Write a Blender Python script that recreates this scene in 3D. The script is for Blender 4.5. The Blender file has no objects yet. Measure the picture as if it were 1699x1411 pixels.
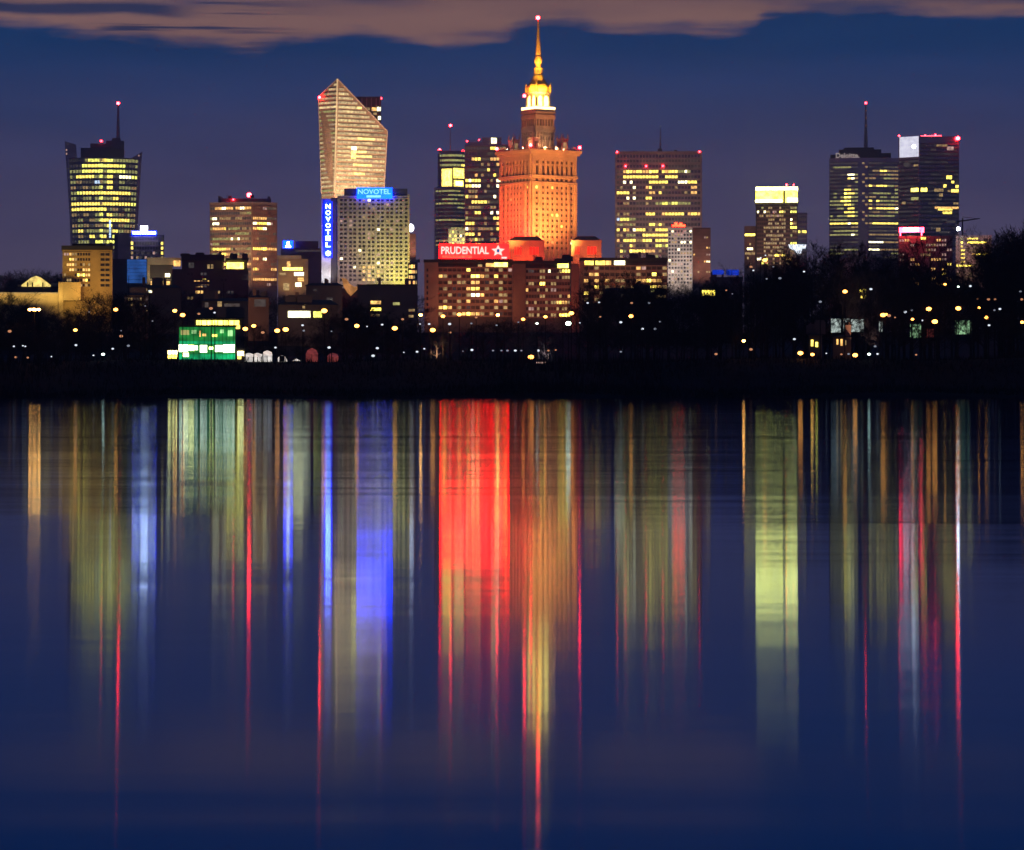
import bpy, math, random
from mathutils import Vector, Matrix
R = random.Random(7)
scene = bpy.context.scene
COL = scene.collection
# ------------------------------------------------------------------ picture -> place
F, YH, PXC, CAMH = 5180.0, 640.0, 849.5, 2.0      # focal length, horizon row and centre column in photo pixels
_G = [(400, -3), (516, -1.2), (522, 0.15), (560, 6.3), (700, 6.6), (1000, 19), (1300, 23), (3000, 31), (6500, 33)]
def ground(D):
    if D <= _G[0][0]: return _G[0][1]
    for (a, za), (b, zb) in zip(_G, _G[1:]):
        if D <= b: return za + (zb - za) * (D - a) / (b - a)
    return _G[-1][1]
def wx(px, D): return (px - PXC) / F * D
def wz(py, D): return CAMH + (YH - py) / F * D

# ------------------------------------------------------------------ mesh builder
class MB:
    def __init__(s): s.v, s.f, s.m = [], [], []
    def add(s, vs, fs, mi=0):
        o = len(s.v); s.v += [tuple(x) for x in vs]; s.f += [tuple(i + o for i in f) for f in fs]; s.m += [mi] * len(fs)
    def hexa(s, p, mi=0):          # p: 4 front, 4 back (each going round)
        s.add(p, [(0, 1, 2, 3), (7, 6, 5, 4), (0, 4, 5, 1), (1, 5, 6, 2), (2, 6, 7, 3), (3, 7, 4, 0)], mi)
    def box(s, x0, x1, y0, y1, z0, z1, mi=0):
        s.hexa([(x0, y0, z0), (x1, y0, z0), (x1, y0, z1), (x0, y0, z1), (x0, y1, z0), (x1, y1, z0), (x1, y1, z1), (x0, y1, z1)], mi)
    def loft(s, rings, caps=True, mi=0):   # rings of equal length
        n = len(rings[0]); vs = [p for r in rings for p in r]; fs = []
        for k in range(len(rings) - 1):
            for i in range(n):
                j = (i + 1) % n
                fs.append((k * n + i, k * n + j, (k + 1) * n + j, (k + 1) * n + i))
        if caps:
            fs.append(tuple(reversed(range(n)))); fs.append(tuple(range((len(rings) - 1) * n, len(rings) * n)))
        s.add(vs, fs, mi)
    def prism(s, poly, z0, z1, mi=0):
        s.loft([[(x, y, z0) for x, y in poly], [(x, y, z1) for x, y in poly]], True, mi)
    def lathe(s, prof, n=16, cx=0, cy=0, rot=0, mi=0):
        s.loft([[(cx + r * math.cos(rot + 2 * math.pi * i / n), cy + r * math.sin(rot + 2 * math.pi * i / n), z) for i in range(n)] for r, z in prof], True, mi)
    def tube(s, a, b, r0, r1=None, n=5, mi=0):
        r1 = r0 if r1 is None else r1
        a, b = Vector(a), Vector(b); d = (b - a).normalized()
        u = d.orthogonal().normalized(); w = d.cross(u)
        s.loft([[tuple(c + (u * math.cos(2 * math.pi * i / n) + w * math.sin(2 * math.pi * i / n)) * r) for i in range(n)] for c, r in ((a, r0), (b, r1))], True, mi)
    def ball(s, c, r, n=10, k=6, mi=0, sz=1.0):
        s.lathe([(r * math.sin(math.pi * i / k) + 1e-4, c[2] - sz * r * math.cos(math.pi * i / k)) for i in range(k + 1)], n, c[0], c[1], 0, mi)
    def build(s, name, mats, parent=None, smooth=False):
        me = bpy.data.meshes.new(name); me.from_pydata(s.v, [], s.f)
        mats = mats if isinstance(mats, (list, tuple)) else [mats]
        for m in mats: me.materials.append(m)
        if len(mats) > 1: me.polygons.foreach_set('material_index', s.m)
        if smooth: me.polygons.foreach_set('use_smooth', [True] * len(s.f))
        me.update()
        return link(name, me, parent)
def link(name, data, parent=None):
    o = bpy.data.objects.new(name, data); COL.objects.link(o)
    if parent is not None: o.parent = parent
    return o
def tag(o, label=None, cat=None, group=None, kind=None):
    if label: o['label'] = label
    if cat: o['category'] = cat
    if group: o['group'] = group
    if kind: o['kind'] = kind
    return o

# ------------------------------------------------------------------ materials
def nodes(m):
    m.use_nodes = True
    t = m.node_tree; t.nodes.clear()
    return t, t.nodes, t.links
def surf(name, base, rough=.6, metal=0.0, var=.25, scale=.15, spec=.5, ior=1.45):
    m = bpy.data.materials.new(name); t, N, L = nodes(m)
    out = N.new('ShaderNodeOutputMaterial'); b = N.new('ShaderNodeBsdfPrincipled'); L.new(b.outputs[0], out.inputs[0])
    tc = N.new('ShaderNodeTexCoord'); nz = N.new('ShaderNodeTexNoise'); nz.inputs['Scale'].default_value = scale; nz.inputs['Detail'].default_value = 6
    L.new(tc.outputs['Object'], nz.inputs['Vector'])
    r = N.new('ShaderNodeValToRGB'); L.new(nz.outputs[0], r.inputs[0])
    r.color_ramp.elements[0].position = .3; r.color_ramp.elements[1].position = .7
    r.color_ramp.elements[0].color = (*[c * (1 - var) for c in base], 1); r.color_ramp.elements[1].color = (*[min(1, c * (1 + var)) for c in base], 1)
    L.new(r.outputs[0], b.inputs['Base Color'])
    b.inputs['Roughness'].default_value = rough; b.inputs['Metallic'].default_value = metal
    b.inputs['Specular IOR Level'].default_value = spec; b.inputs['IOR'].default_value = ior
    return m
def glow(name, col, strength, var=.35, scale=.4, sample='AUTO', base=(.02, .02, .02)):
    m = bpy.data.materials.new(name); t, N, L = nodes(m)
    out = N.new('ShaderNodeOutputMaterial'); b = N.new('ShaderNodeBsdfPrincipled'); L.new(b.outputs[0], out.inputs[0])
    b.inputs['Base Color'].default_value = (*base, 1); b.inputs['Roughness'].default_value = .4
    b.inputs['Emission Color'].default_value = (*col, 1); b.inputs['Emission Strength'].default_value = strength
    if var:
        tc = N.new('ShaderNodeTexCoord'); nz = N.new('ShaderNodeTexNoise'); nz.inputs['Scale'].default_value = scale; nz.inputs['Detail'].default_value = 3
        L.new(tc.outputs['Object'], nz.inputs['Vector'])
        mr = N.new('ShaderNodeMapRange'); L.new(nz.outputs[0], mr.inputs[0])
        k_ = .10 if var > .9 else .2
        mr.inputs[1].default_value = .5 - k_; mr.inputs[2].default_value = .5 + k_
        mr.inputs[3].default_value = strength * (1 - var); mr.inputs[4].default_value = strength * (1 + var)
        L.new(mr.outputs[0], b.inputs['Emission Strength'])
    m.cycles.emission_sampling = sample
    return m
W = {}     # lit-window materials by letter
for ch, c, s in (('y', (1, .73, .12), 2.1), ('g', (.86, .84, .14), 1.8), ('w', (1, .92, .50), 4.0), ('o', (1, .54, .15), 1.2), ('d', (.95, .62, .25), .34),
                 ('e', (.75, .72, .24), .42), ('b', (.55, .74, 1), 1.7), ('r', (1, .018, .008), 1.6), ('Y', (1, .78, .10), 4.5), ('p', (1, .6, .5), .55),
                 ('1', (1, .70, .34), .48), ('2', (1, .73, .35), .78), ('3', (1, .75, .34), 1.1), ('4', (1, .80, .26), 2.0), ('G', (.45, .9, .35), .9), ('B', (.06, .22, 1), .9),
                 ('q', (.50, .42, .40), .10), ('v', (.55, .45, .30), .16), ('u', (.40, .36, .42), .055)):
    W[ch] = glow('window_light_' + ch, c, s * (1.3 if ch in 'ygedoY' else 1), .6, .5, 'NONE')
W['k'] = surf('unlit_window_glass', (.03, .03, .04), .12, 0, .2, .3)
M = dict(
    glass=surf('dark_curtain_glass', (.46, .38, .44), .22, .85, .25, .08),
    glass2=surf('smoked_curtain_glass', (.34, .28, .33), .2, .85, .3, .08),
    steel=surf('grey_mullion_steel', (.22, .21, .23), .5, .2), mast=surf('mast_steel', (.30, .28, .29), .5, .3),
    pink=surf('pale_pink_panel', (.42, .32, .31), .6), brown=surf('brown_stone_panel', (.33, .21, .16), .7),
    conc=surf('grey_concrete', (.34, .32, .30), .8), darkc=surf('dark_concrete', (.085, .072, .072), .8),
    cream=surf('cream_stone', (.46, .38, .28), .75), stone=surf('palace_limestone', (.42, .36, .29), .8, 0, .18, .12), stoned=surf('brown_limestone', (.36, .29, .22), .8),  # stoned is a darker, browner tone of stone
    gold=surf('gilded_copper', (.80, .50, .09), .4, .2, .2, .5), red_brick=surf('red_render', (.33, .15, .11), .8), apt=surf('apartment_concrete', (.30, .20, .16), .8),
    roof=surf('dark_roofing', (.035, .035, .04), .8), ochre=surf('ochre_render', (.48, .34, .14), .8), white=surf('white_render', (.7, .68, .64), .7), blk=surf('black_metal', (.012, .012, .014), .9, 0, .2, .5, .1),
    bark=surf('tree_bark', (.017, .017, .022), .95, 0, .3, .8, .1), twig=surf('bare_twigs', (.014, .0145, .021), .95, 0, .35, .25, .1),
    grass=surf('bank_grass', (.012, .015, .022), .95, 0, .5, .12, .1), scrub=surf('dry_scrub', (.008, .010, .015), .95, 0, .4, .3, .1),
    tentcloth=glow('lit_tent_cloth', (1, .93, .84), .62, .6, 1.3, 'AUTO', (.7, .7, .7)), redcloth=glow('lit_red_cloth', (.9, .16, .14), .13, .8, 1.1, 'AUTO', (.4, .08, .07)),
    warn=glow('red_warning_lens', (1, .014, .02), 120, 0), warn_s=glow('red_warning_lens_small', (1, .02, .03), 42, 0), sodium=glow('sodium_lamp_lens', (1, .34, .055), 11, 0), sodium_b=glow('sodium_floodlight_lens', (1, .38, .07), 50, 0),
    coolw=glow('white_lamp_lens', (.80, .88, 1), 1.1, 0), dimw=glow('dim_white_lamp_lens', (.72, .80, 1), .3, 0), dimo=glow('dim_orange_lamp_lens', (1, .42, .2), .6, 0), greenw=glow('greenish_lamp_lens', (.75, 1, .8), 8, 0), whitespot=glow('white_beacon_lens', (.85, .92, 1), 60, 0),
    red_panel=glow('red_sign_panel', (1, .0009, .0008), 55, .25, .1), red_letters=glow('white_sign_letters', (1, .45, .40), 2.2, .0), blue_panel=glow('blue_sign_panel', (.0003, .018, 1), 26, .3, .1), blue_letters=glow('pale_blue_letters', (.14, .40, 1), 3.2, 0),
    blue_letters_w=glow('white_blue_letters', (.32, .52, 1), 12, 0), white_sign=glow('white_sign_glow', (.82, .88, 1), 16, .1), white_panel=glow('white_led_panel', (.80, .79, .95), 1.15, .15, .3), dim_letters=glow('faint_letters', (.9, .72, .68), .42, 0),
    crown=glow('crown_light', (1, .84, .07), 7, .6, .25), crown_w=glow('crown_rim_light', (1, .92, .30), 14, .3, .3), arch=glow('belvedere_light', (1, .74, .13), 10, .45, .4), rim=glow('floodlit_cornice_glow', (1, .66, .22), 7, .3, .3),
    strip=glow('edge_light', (1, .64, .30), 1.1, .3, .05), bluescreen=glow('blue_screen', (.05, .20, .75), .40, .5, .15), violetsign=glow('pink_red_sign', (1, .03, .06), 30, .2), hotw=glow('white_hot_sign', (1, .75, .75), 16, 0),
    greenwall=glow('green_lit_glass', (.02, .40, .07), .55, .7, .5, 'AUTO', (.05, .2, .08)), greenmid=glow('green_lit_band', (.01, .5, .17), .9, .5, .4), hall=glow('bright_hall_light', (1, 1, .70), 5, .7, .6), hally=glow('warm_hall_light', (1, .84, .30), 12, .5, .5),
    orange_dome=glow('lamp_lit_orange_glass', (1, .42, .12), .50, .5, .3), disc=glow('white_disc_light', (.86, .86, 1), 7, .2, .3), goldwall=surf('golden_stone', (.55, .40, .18), .8), blueroof=glow('blue_roof_light', (.01, .06, .85), .7, .4, .15),
    greenscreen=glow('pale_green_screen', (.42, .78, .42), .50, .95, .9), greyscreen=glow('pale_grey_screen', (.58, .70, .66), .48, .95, .8), orange_sign=glow('orange_sign_letters', (1, .018, .006), 26, .3, .3), brown_apt=surf('brown_plaster', (.20, .12, .09), .85), greypanel=surf('pale_grey_panels', (.52, .47, .45), .8),
)
# ------------------------------------------------------------------ a building and its faces, authored in photo pixels
class Bld:
    def __init__(s, name, label, cat, pxc, D, group=None, z=None):
        s.D, s.s, s.pxc = D, D / F, pxc
        s.g = ground(D) if z is None else z
        s.root = bpy.data.objects.new(name, None); COL.objects.link(s.root)
        s.root.empty_display_size = 5
        X = wx(pxc, D); s.root.location = (X, D, s.g); s.root.rotation_euler.z = -math.atan2(X, D)
        tag(s.root, label, cat, group, 'thing'); s.nwin = 0; s.rest = None
    def x(s, px): return (px - s.pxc) * s.s
    def z(s, py): return wz(py, s.D) - s.g
    def world(s, px, py, yoff):
        a = s.root.rotation_euler.z; x = s.x(px)
        return Vector((s.root.location.x + x * math.cos(a) - yoff * math.sin(a), s.root.location.y + x * math.sin(a) + yoff * math.cos(a), s.g + s.z(py)))
    def pbox(s, mb, x0, x1, ya, yb, ytop, ybot, mi=0):    # pixel box, depth in metres
        mb.box(s.x(x0), s.x(x1), ya, yb, s.z(ybot) if ybot is not None else -1.0, s.z(ytop), mi)
    def part(s, name, mat, *boxes, parent=None):
        mb = MB()
        for b in boxes: s.pbox(mb, *b)
        return mb.build(name, mat, parent or s.root)
    def lamp(s, px, py, yoff, rpx=2.2, mat='warn', name='warning_lamp', post=2.5):
        mb = MB(); c = (s.x(px), yoff, s.z(py)); r = rpx * s.s
        mb.ball(c, r, 8, 5); o = mb.build(name, M[mat], s.root, True)
        p = MB(); p.tube((c[0], c[1], c[2] - r * .9), (c[0], c[1], c[2] - r - post * s.s), r * .25); p.build('lamp_post', M['blk'], o)
        return o
    def mast(s, px, ytop, ybot, yoff, r0=1.6, r1=.5, mat='mast'):
        mb = MB(); n = 5
        for k in range(n):
            za = s.z(ybot) + (s.z(ytop) - s.z(ybot)) * k / n; zb = s.z(ybot) + (s.z(ytop) - s.z(ybot)) * (k + 1) / n
            ra = (r0 + (r1 - r0) * k / n) * s.s; rb = (r0 + (r1 - r0) * (k + .8) / n) * s.s
            mb.tube((s.x(px), yoff, za), (s.x(px), yoff, zb), ra, rb, 6)
        return mb.build('mast', M[mat], s.root)
    def win(s, face, x0, x1, y0, y1, ch, d=.12, step=None):
        """one lit window (or run of window) as a thin box following the face"""
        n = 1 if step is None else max(1, int(round((x1 - x0) / step)))
        own = s.nwin < 100
        if own: mb = MB(); mi = 0
        else:
            if s.rest is None: s.rest = (MB(), [])
            mb, ms = s.rest
            if ch not in ms: ms.append(ch)
            mi = ms.index(ch)
        for k in range(n):
            a = x0 + (x1 - x0) * k / n; b = x0 + (x1 - x0) * (k + 1) / n
            mb.hexa([face(a, y1, d), face(b, y1, d), face(b, y0, d), face(a, y0, d), face(a, y1, 0.02), face(b, y1, 0.02), face(b, y0, 0.02), face(a, y0, 0.02)], mi)
        s.nwin += 1
        if own: mb.build('window', W[ch], s.root)
    def done(s):
        if s.rest is not None:
            mb, ms = s.rest
            tag(mb.build('window', [W[c] for c in ms], s.root), kind='stuff'); s.rest = None
        return s.root
def flat(b, xa, ya, xb, yb):
    """face from pixel xa (depth ya metres) to pixel xb (depth yb)"""
    A = Vector((b.x(xa), ya)); B = Vector((b.x(xb), yb)); u = (B - A).normalized(); n = Vector((u.y, -u.x))
    def P(px, py, d):
        t = (px - xa) / (xb - xa); q = A + (B - A) * t + n * d
        return (q.x, q.y, b.z(py))
    P.kx = 1
    return P
def round_face(b, xc, r, depth=1.0, taper=None, yc=0.0):
    """bulging front: centre column xc, half-width r (pixels), depth factor; taper(py) scales it"""
    def P(px, py, d):
        k = taper(py) if taper else 1.0
        t = max(-.999, min(.999, (px - xc) / r)); a = math.asin(t); rr = r * b.s * k
        return ((xc - b.pxc) * b.s + (rr + d) * math.sin(a), yc - (rr * depth + d) * math.cos(a), b.z(py))
    P.kx = 2
    return P
def facade(b, face, x0, x1, y0, y1, cols, rows, pat, wf=.8, hf=.6, frame=None, fname='facade_frame', fd=.35, merge=True, tl=None, pier=True, jitter=0, spand=True, fill=''):
    """frame of piers and spandrels standing proud of the glass core, and the windows between them.
       pat: list of strings (one per row, stretched over the columns) or a function (row, col)"""
    rh = (y1 - y0) / rows; fr_ = random.Random(int(x0 * 7 + y0))
    cl = tl or [((c + .5 - wf / 2) / cols, (c + .5 + wf / 2) / cols) for c in range(cols)]
    cols = len(cl); X = lambda t: x0 + (x1 - x0) * t
    step = (x1 - x0) / cols if face.kx == 2 else None
    if frame is not None:
        mb = MB(); n = 1 if face.kx == 1 else cols
        if spand:
            for r in range(rows + 1):
                ya = y0 if r == 0 else y0 + (r - (1 - hf) / 2) * rh
                yb = y1 if r == rows else y0 + (r + (1 - hf) / 2) * rh
                if yb - ya < 1e-3: continue
                for k in range(n):
                    a, c = X(k / n), X((k + 1) / n)
                    mb.hexa([face(a, yb, fd * .8), face(c, yb, fd * .8), face(c, ya, fd * .8), face(a, ya, fd * .8), face(a, yb, -.05), face(c, yb, -.05), face(c, ya, -.05), face(a, ya, -.05)])
        if pier:
            edges = [0.0] + [v for p in cl for v in p] + [1.0]
            for k in range(0, len(edges), 2):
                if edges[k + 1] - edges[k] < 1e-4: continue
                a, c = X(edges[k]), X(edges[k + 1])
                mb.hexa([face(a, y1 + .02, fd), face(c, y1 + .02, fd), face(c, y0 - .02, fd), face(a, y0 - .02, fd), face(a, y1 + .02, -.08), face(c, y1 + .02, -.08), face(c, y0 - .02, -.08), face(a, y0 - .02, -.08)])
        mb.build(fname, frame, b.root)
    for r in range(rows):
        if callable(pat): row = [pat(r, c) for c in range(cols)]
        else:
            st = (pat[r] if r < len(pat) else '') or '.'
            if st == '.' and not fill: continue
            row = [st[min(len(st) - 1, int((c + .5) / cols * len(st)))] for c in range(cols)]
        if fill:  # unlit cells get an added dim glow that lifts the dark glass
            c = 0
            while c < cols:
                n_ = fr_.randint(1, 5); ch = fr_.choice(fill)
                for k in range(c, min(cols, c + n_)):
                    if row[k] == '.': row[k] = ch
                c += n_
        ya = y0 + (r + .5 - hf / 2) * rh; yb = y0 + (r + .5 + hf / 2) * rh
        c = 0
        while c < cols:
            ch = row[c]; e = c
            if ch in '. ': c += 1; continue
            while merge and e + 1 < cols and row[e + 1] == ch and e - c < merge * 4: e += 1
            b.win(face, X(cl[c][0]), X(cl[e][1]), ya, yb, ch, .12, step)
            c = e + 1
def clutter(b, x0, x1, ytop, depth, seed=0, n=5):
    rr = random.Random(seed + int(x0))
    for k in range(n):
        px = rr.uniform(x0 + 1, x1 - 1); yo = rr.uniform(depth * .25, depth * .8); mb = MB(); v = rr.random()
        if v < .45:
            w, h = rr.uniform(.8, 2.4), rr.uniform(.8, 2.6); mb.box(b.x(px) - w, b.x(px) + w, yo - 1, yo + 1, b.z(ytop) - .05, b.z(ytop) + h); mb.box(b.x(px) - w * .8, b.x(px) + w * .8, yo - .8, yo + .8, b.z(ytop) + h + .01, b.z(ytop) + h + .25); mb.build('roof_vent', M['darkc'], b.root)
        elif v < .7:
            mb.tube((b.x(px), yo, b.z(ytop) - .1), (b.x(px), yo, b.z(ytop) + rr.uniform(2.5, 6)), .12, .06, 5); z = b.z(ytop) + 2.1
            for q_ in (0, .35, .7): mb.tube((b.x(px) - .6, yo, z + q_ * .6), (b.x(px) + .6, yo, z + q_ * .6), .04, None, 4)
            mb.build('aerial', M['blk'], b.root)
        else:
            mb.box(b.x(px) - .5, b.x(px) + .5, yo - .4, yo + .4, b.z(ytop) - .1, b.z(ytop) + rr.uniform(1.6, 3)); mb.build('chimney', M['brown_apt'], b.root)
def rnd(p, chars, rowp=None, seed=1):
    rr = random.Random(seed); cache = {}
    def f(r, c):
        if r not in cache:
            cache[r] = [(rr.random() < (rowp(r) if rowp else 1)), rr.choice(chars)]
        if not cache[r][0]: return '.'
        h = random.Random(seed * 7919 + r * 131 + c // 2)
        if h.random() > p: return '.'
        return h.choice(chars) if h.random() < .5 else cache[r][1]
    return f
def text(b, name, s, mat, x0, x1, y0, y1, yoff, parent=None, th=.25, bold=0.0):
    cu = bpy.data.curves.new(name, 'FONT'); cu.body = s; cu.size = 1; cu.extrude = .02; cu.offset = bold; cu.resolution_u = 3
    tmp = bpy.data.objects.new('tmp', cu); COL.objects.link(tmp)
    me = bpy.data.meshes.new_from_object(tmp.evaluated_get(bpy.context.evaluated_depsgraph_get()))
    bpy.data.objects.remove(tmp); bpy.data.curves.remove(cu)
    xs = [v.co.x for v in me.vertices]; ys = [v.co.y for v in me.vertices]
    ax, bx, ay, by = min(xs), max(xs), min(ys), max(ys)
    for v in me.vertices:
        x, y, z = v.co
        v.co = (b.x(x0) + (x - ax) / (bx - ax) * (x1 - x0) * b.s, yoff - th * (1 if z > 0 else 0), b.z(y1) + (y - ay) / (by - ay) * (y1 - y0) * b.s)
    me.materials.clear(); me.materials.append(mat)
    return link(name, me, parent or b.root)
FK = [1.0]
def flood(pos, target, power, col, angle=60, blend=.8, radius=1.5):  # unseen spot without a fixture; also serves lights added to brighten dark parts
    l = bpy.data.lights.new('unseen_floodlight', 'SPOT'); l.energy = power * FK[0]; l.color = col; l.spot_size = math.radians(angle); l.spot_blend = blend; l.shadow_soft_size = radius
    o = bpy.data.objects.new('unseen_floodlight', l); COL.objects.link(o); o.location = pos
    o.rotation_euler = (Vector(target) - Vector(pos)).to_track_quat('-Z', 'Y').to_euler()
    return o
# ================================================================== BUILDINGS
G_TOWER = 'lit city towers on the skyline'
def box_body(b, x0, x1, ytop, depth, mat, name='wall', ya=0.0, ybot=None):
    return b.part(name, M[mat], (x0, x1, ya, ya + depth, ytop, ybot))

# ---- flared glass tower with mast (far left)
b = Bld('glass_tower', 'flared round glass tower with side fins and a red-tipped mast, behind the ochre block', 'tower', 172, 4000, G_TOWER)
tap = lambda py: .93 + .13 * max(0, min(1, (440 - py) / 180)) ** 1.4
fc = round_face(b, 172, 56, .55, tap, 44)
mb = MB(); rings = []
for py in (640, 470, 420, 370, 320, 290, 262):
    ring = []
    for k in range(20):
        a = 2 * math.pi * k / 20; rr = 56 * b.s * tap(py)
        ring.append((rr * math.sin(a), 44 - rr * .55 * math.cos(a), b.z(py)))
    rings.append(ring)
mb.loft(rings); mb.build('glass_wall', M['glass'], b.root)
pat = ['...ggyg....', '..gyygyyg..', 'eegyg.gggee', '.yyy..y.wwg', '.d..b.y.e..', 'd.d...y...d', '.gyyyyyyyy.', 'e.e.ee.y..e', 'yyyyyyyyyyg', 'yyyyyy.d.e.', 'd.d.e.y.d.d', '.e.d.yyyyye', 'd.d.d.y.d.d', '.y.e..eyedd', '.d.y.y.gged', '.ee.gegggge', '.ggg..y..de', '..d...y...d', '.ee...y..d.']
facade(b, fc, 172 - 54, 172 + 54, 260, 432, 22, 19, pat, .86, .55, M['steel'], 'floor_bands', .5, 2, fill='eqeveu')
mb = MB()
for sgn, top, hgt in ((-1, 236, 232), (1, 234, 250)):
    pass
def fin(sgn, xt, xb, ytop_out, ytop_in, wd):
    mb = MB(); A = []
    for py in (440, 360, 300, 262):
        k = max(0, min(1, (440 - py) / 205)); xo = xb + (xt - xb) * k ** 1.5
        A.append((xo, py))
    A.append((xt, ytop_out))
    rings = []
    for xo, py in A:
        xi = xo - sgn * wd
        zi = b.z(py if py != ytop_out else ytop_in)
        rings.append([(b.x(xo), 52, b.z(py)), (b.x(xi), 46, zi), (b.x(xi), 48, zi), (b.x(xo), 54, b.z(py))])
    mb.loft(rings); mb.build('glass_fin', M['glass2'], b.root)
fin(-1, 107, 118, 230, 236, 19); fin(1, 237, 227, 246, 258, 19)
b.part('plant_room', M['darkc'], (134, 206, 30, 60, 243, 266), (150, 190, 25, 50, 236, 243), (176, 206, 26, 50, 231, 243), (186, 200, 30, 45, 226, 231))
for r in range(19): b.win(fc, 165.5, 170.5, 261.5 + r * 9.05, 266.5 + r * 9.05, 'g' if r % 4 else 'd', .7, 3)
b.mast(196, 170, 230, 38, 3.4, 1.4); b.lamp(196, 167, 38, 2.6); b.lamp(168, 232, 24, 2.0, 'warn_s')
for px, py in ((111, 250), (111, 256), (230, 258)): b.win(flat(b, 100, 0, 240, 0), px - 1.2, px + 1.2, py - 1.5, py + 1.5, 'p')
b.win(flat(b, 100, -5, 240, -5), 181, 184, 366, 395, 'b')
b.done()

# ---- office block with white sign, behind
b = Bld('office_block', 'grey office block carrying a bright white and blue roof sign beside the flared glass tower', 'office building', 238, 3000)
box_body(b, 190, 272, 390, 30, 'darkc'); box_body(b, 196, 216, 388, 4, 'pink', 'stair_tower', -4)
f = flat(b, 216, 0, 272, 0)
facade(b, f, 217, 271, 392, 440, 12, 6, ['q..........q', 'y.qqqqqqqq.y', 'y.kkkkkkkk.y', 'd.q.q.q.pq.y', 'p.dq.p.qq.qd', 'd.q.d.q.dd.d'], .8, .6, M['pink'])
b.done()
s = Bld('rooftop_sign', 'white glowing roof sign of an emblem over a bar on the grey office block', 'sign', 238, 2998, None, wz(388, 2998))
s.part('sign_bar', M['white_sign'], (220, 258, -1, 0, 384.5, 388.5)); s.part('sign_emblem', M['white_sign'], (233, 245, -1.2, .2, 375, 384.3)); s.part('backing_panel', M['blue_panel'], (219, 259.5, .25, 1.2, 383.5, 389.8))

# ---- ochre lit block
b = Bld('apartment_block', 'golden lit seven storey block with dark flat roof before the flared glass tower', 'apartment building', 145, 1010)
box_body(b, 104, 186, 415, 14, 'ochre'); b.part('roof', M['roof'], (102.5, 187.5, -.5, 14.5, 408, 414.8), (120, 175, 3, 10, 404, 408))
f = flat(b, 104, 0, 186, 0)
facade(b, f, 106, 150, 418, 478, 10, 7, ['ppoddkkkkk', '..yodkkkkk', '.oood.kd.d', '..oodkkooo', 'd...kYoYoo', '.dd.kkkoyk', 'dodddkdkdk'], .72, .5, M['ochre'])
facade(b, f, 166, 182, 418, 478, 2, 7, lambda r, c: 'k', .85, .5, M['ochre'], 'balcony_bands')
b.part('annex', M['goldwall'], (98, 134, -8, -.6, 470, 500))
b.part('chimney', M['brown'], (181, 186, 2, 5, 402, 414.6)); b.done()
fl = b
FK[0] = .2
flood(b.world(120, 500, -30), b.world(140, 450, 0), 60000, (1, .62, .16), 80); flood(b.world(170, 500, -25), b.world(168, 470, 0), 42000, (1, .50, .12), 70); flood(b.world(110, 510, -22), b.world(112, 480, -8), 16000, (1, .72, .2), 80)
FK[0] = 1.0

# ---- pavilion with lit gable, and lit quay wall at far left
b = Bld('vaulted_hall', 'small hall with a bright yellow arched gable roof standing above the long lit wall', 'hall', 60, 1060)
mb = MB(); prof = [(34, 475), (44, 467), (52, 461), (60, 458), (68, 461), (76, 467), (86, 475)]
mb.loft([[(b.x(px), y, b.z(py)) for px, py in prof] for y in (0, 18)]); b_g = mb.build('gable_roof', glow('floodlit_gable_glow', (1, .74, .20), 1.0, .55, .5), b.root)  # floodlight on the gable is put into the roof as emission
b.part('wall', M['darkc'], (28, 97, .3, 17, 476, None)); b.part('eave', M['goldwall'], (84, 99, -1, 5, 470.5, 475.5), (30, 36, -1, 5, 473, 475.5)); b.done()
mb = MB()
for px in (46, 54, 71): mb.tube((b.x(px), -.4, b.z(476)), (b.x(px), -.4, b.z(469)), .22)
mb.build('gable_post', M['blk'], b.root)
b = Bld('stone_wall', 'long low floodlit yellow stone wall with a pier below the arched gable hall', 'wall', 45, 1000)
b.part('wall_face', M['goldwall'], (-30, 96, 0, 2, 488, None)); b.part('coping', M['cream'], (-30, 97, -.3, 2.3, 485.5, 487.9)); b.part('end_pier', M['goldwall'], (96.3, 104, -1, 3, 470, None))
for k, px in enumerate(range(-20, 100, 13)):
    flood(b.world(px, 497, -4), b.world(px, 487, 0), 420, (1, .74, .28), 120, 1, .4)

# ---- building with blue screen, beige frame building
b = Bld('office_block', 'dark low block with a tall sky-blue lit screen on its front', 'office building', 215, 1500)
box_body(b, 187, 244, 430, 18, 'darkc'); sc = b.part('lit_screen', M['bluescreen'], (211, 243, -.8, -.05, 431, 470))
b.part('screen_louvre', M['roof'], *[(211, 243, -1.1, -.85, y, y + .5) for y in (435, 440, 446, 452, 458, 464)], parent=sc); b.done()
b = Bld('office_block', 'beige framed low building with recessed dark storeys beside the sky-blue screen', 'office building', 268, 1520)
box_body(b, 246, 286, 440, 16, 'darkc'); b.part('frame', M['cream'], (242.8, 300, -1.5, 16.5, 428, 439.8), (243, 249, -1.5, 3, 440, 472), (249.2, 284, -1.5, 1, 463, 466), (258, 262, -1.4, 1, 466.1, 480))
b.part('upper_band', M['cream'], (243, 285, -1.2, 14, 433, 438)) if False else None
f = flat(b, 246, 0, 286, 0)
for w in ((274, 282, 454, 460, 'w'), (250, 262, 467, 474, 'o'), (264, 282, 467, 475, 'o'), (288, 299, 433, 442, 'o')): b.win(f, *w, d=.3 if w[0] < 287 else 3)
FK[0] = .2
b.done(); flood(b.world(262, 475, -14), b.world(262, 440, 0), 26000, (1, .8, .42), 90)
FK[0] = 1.0

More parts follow.
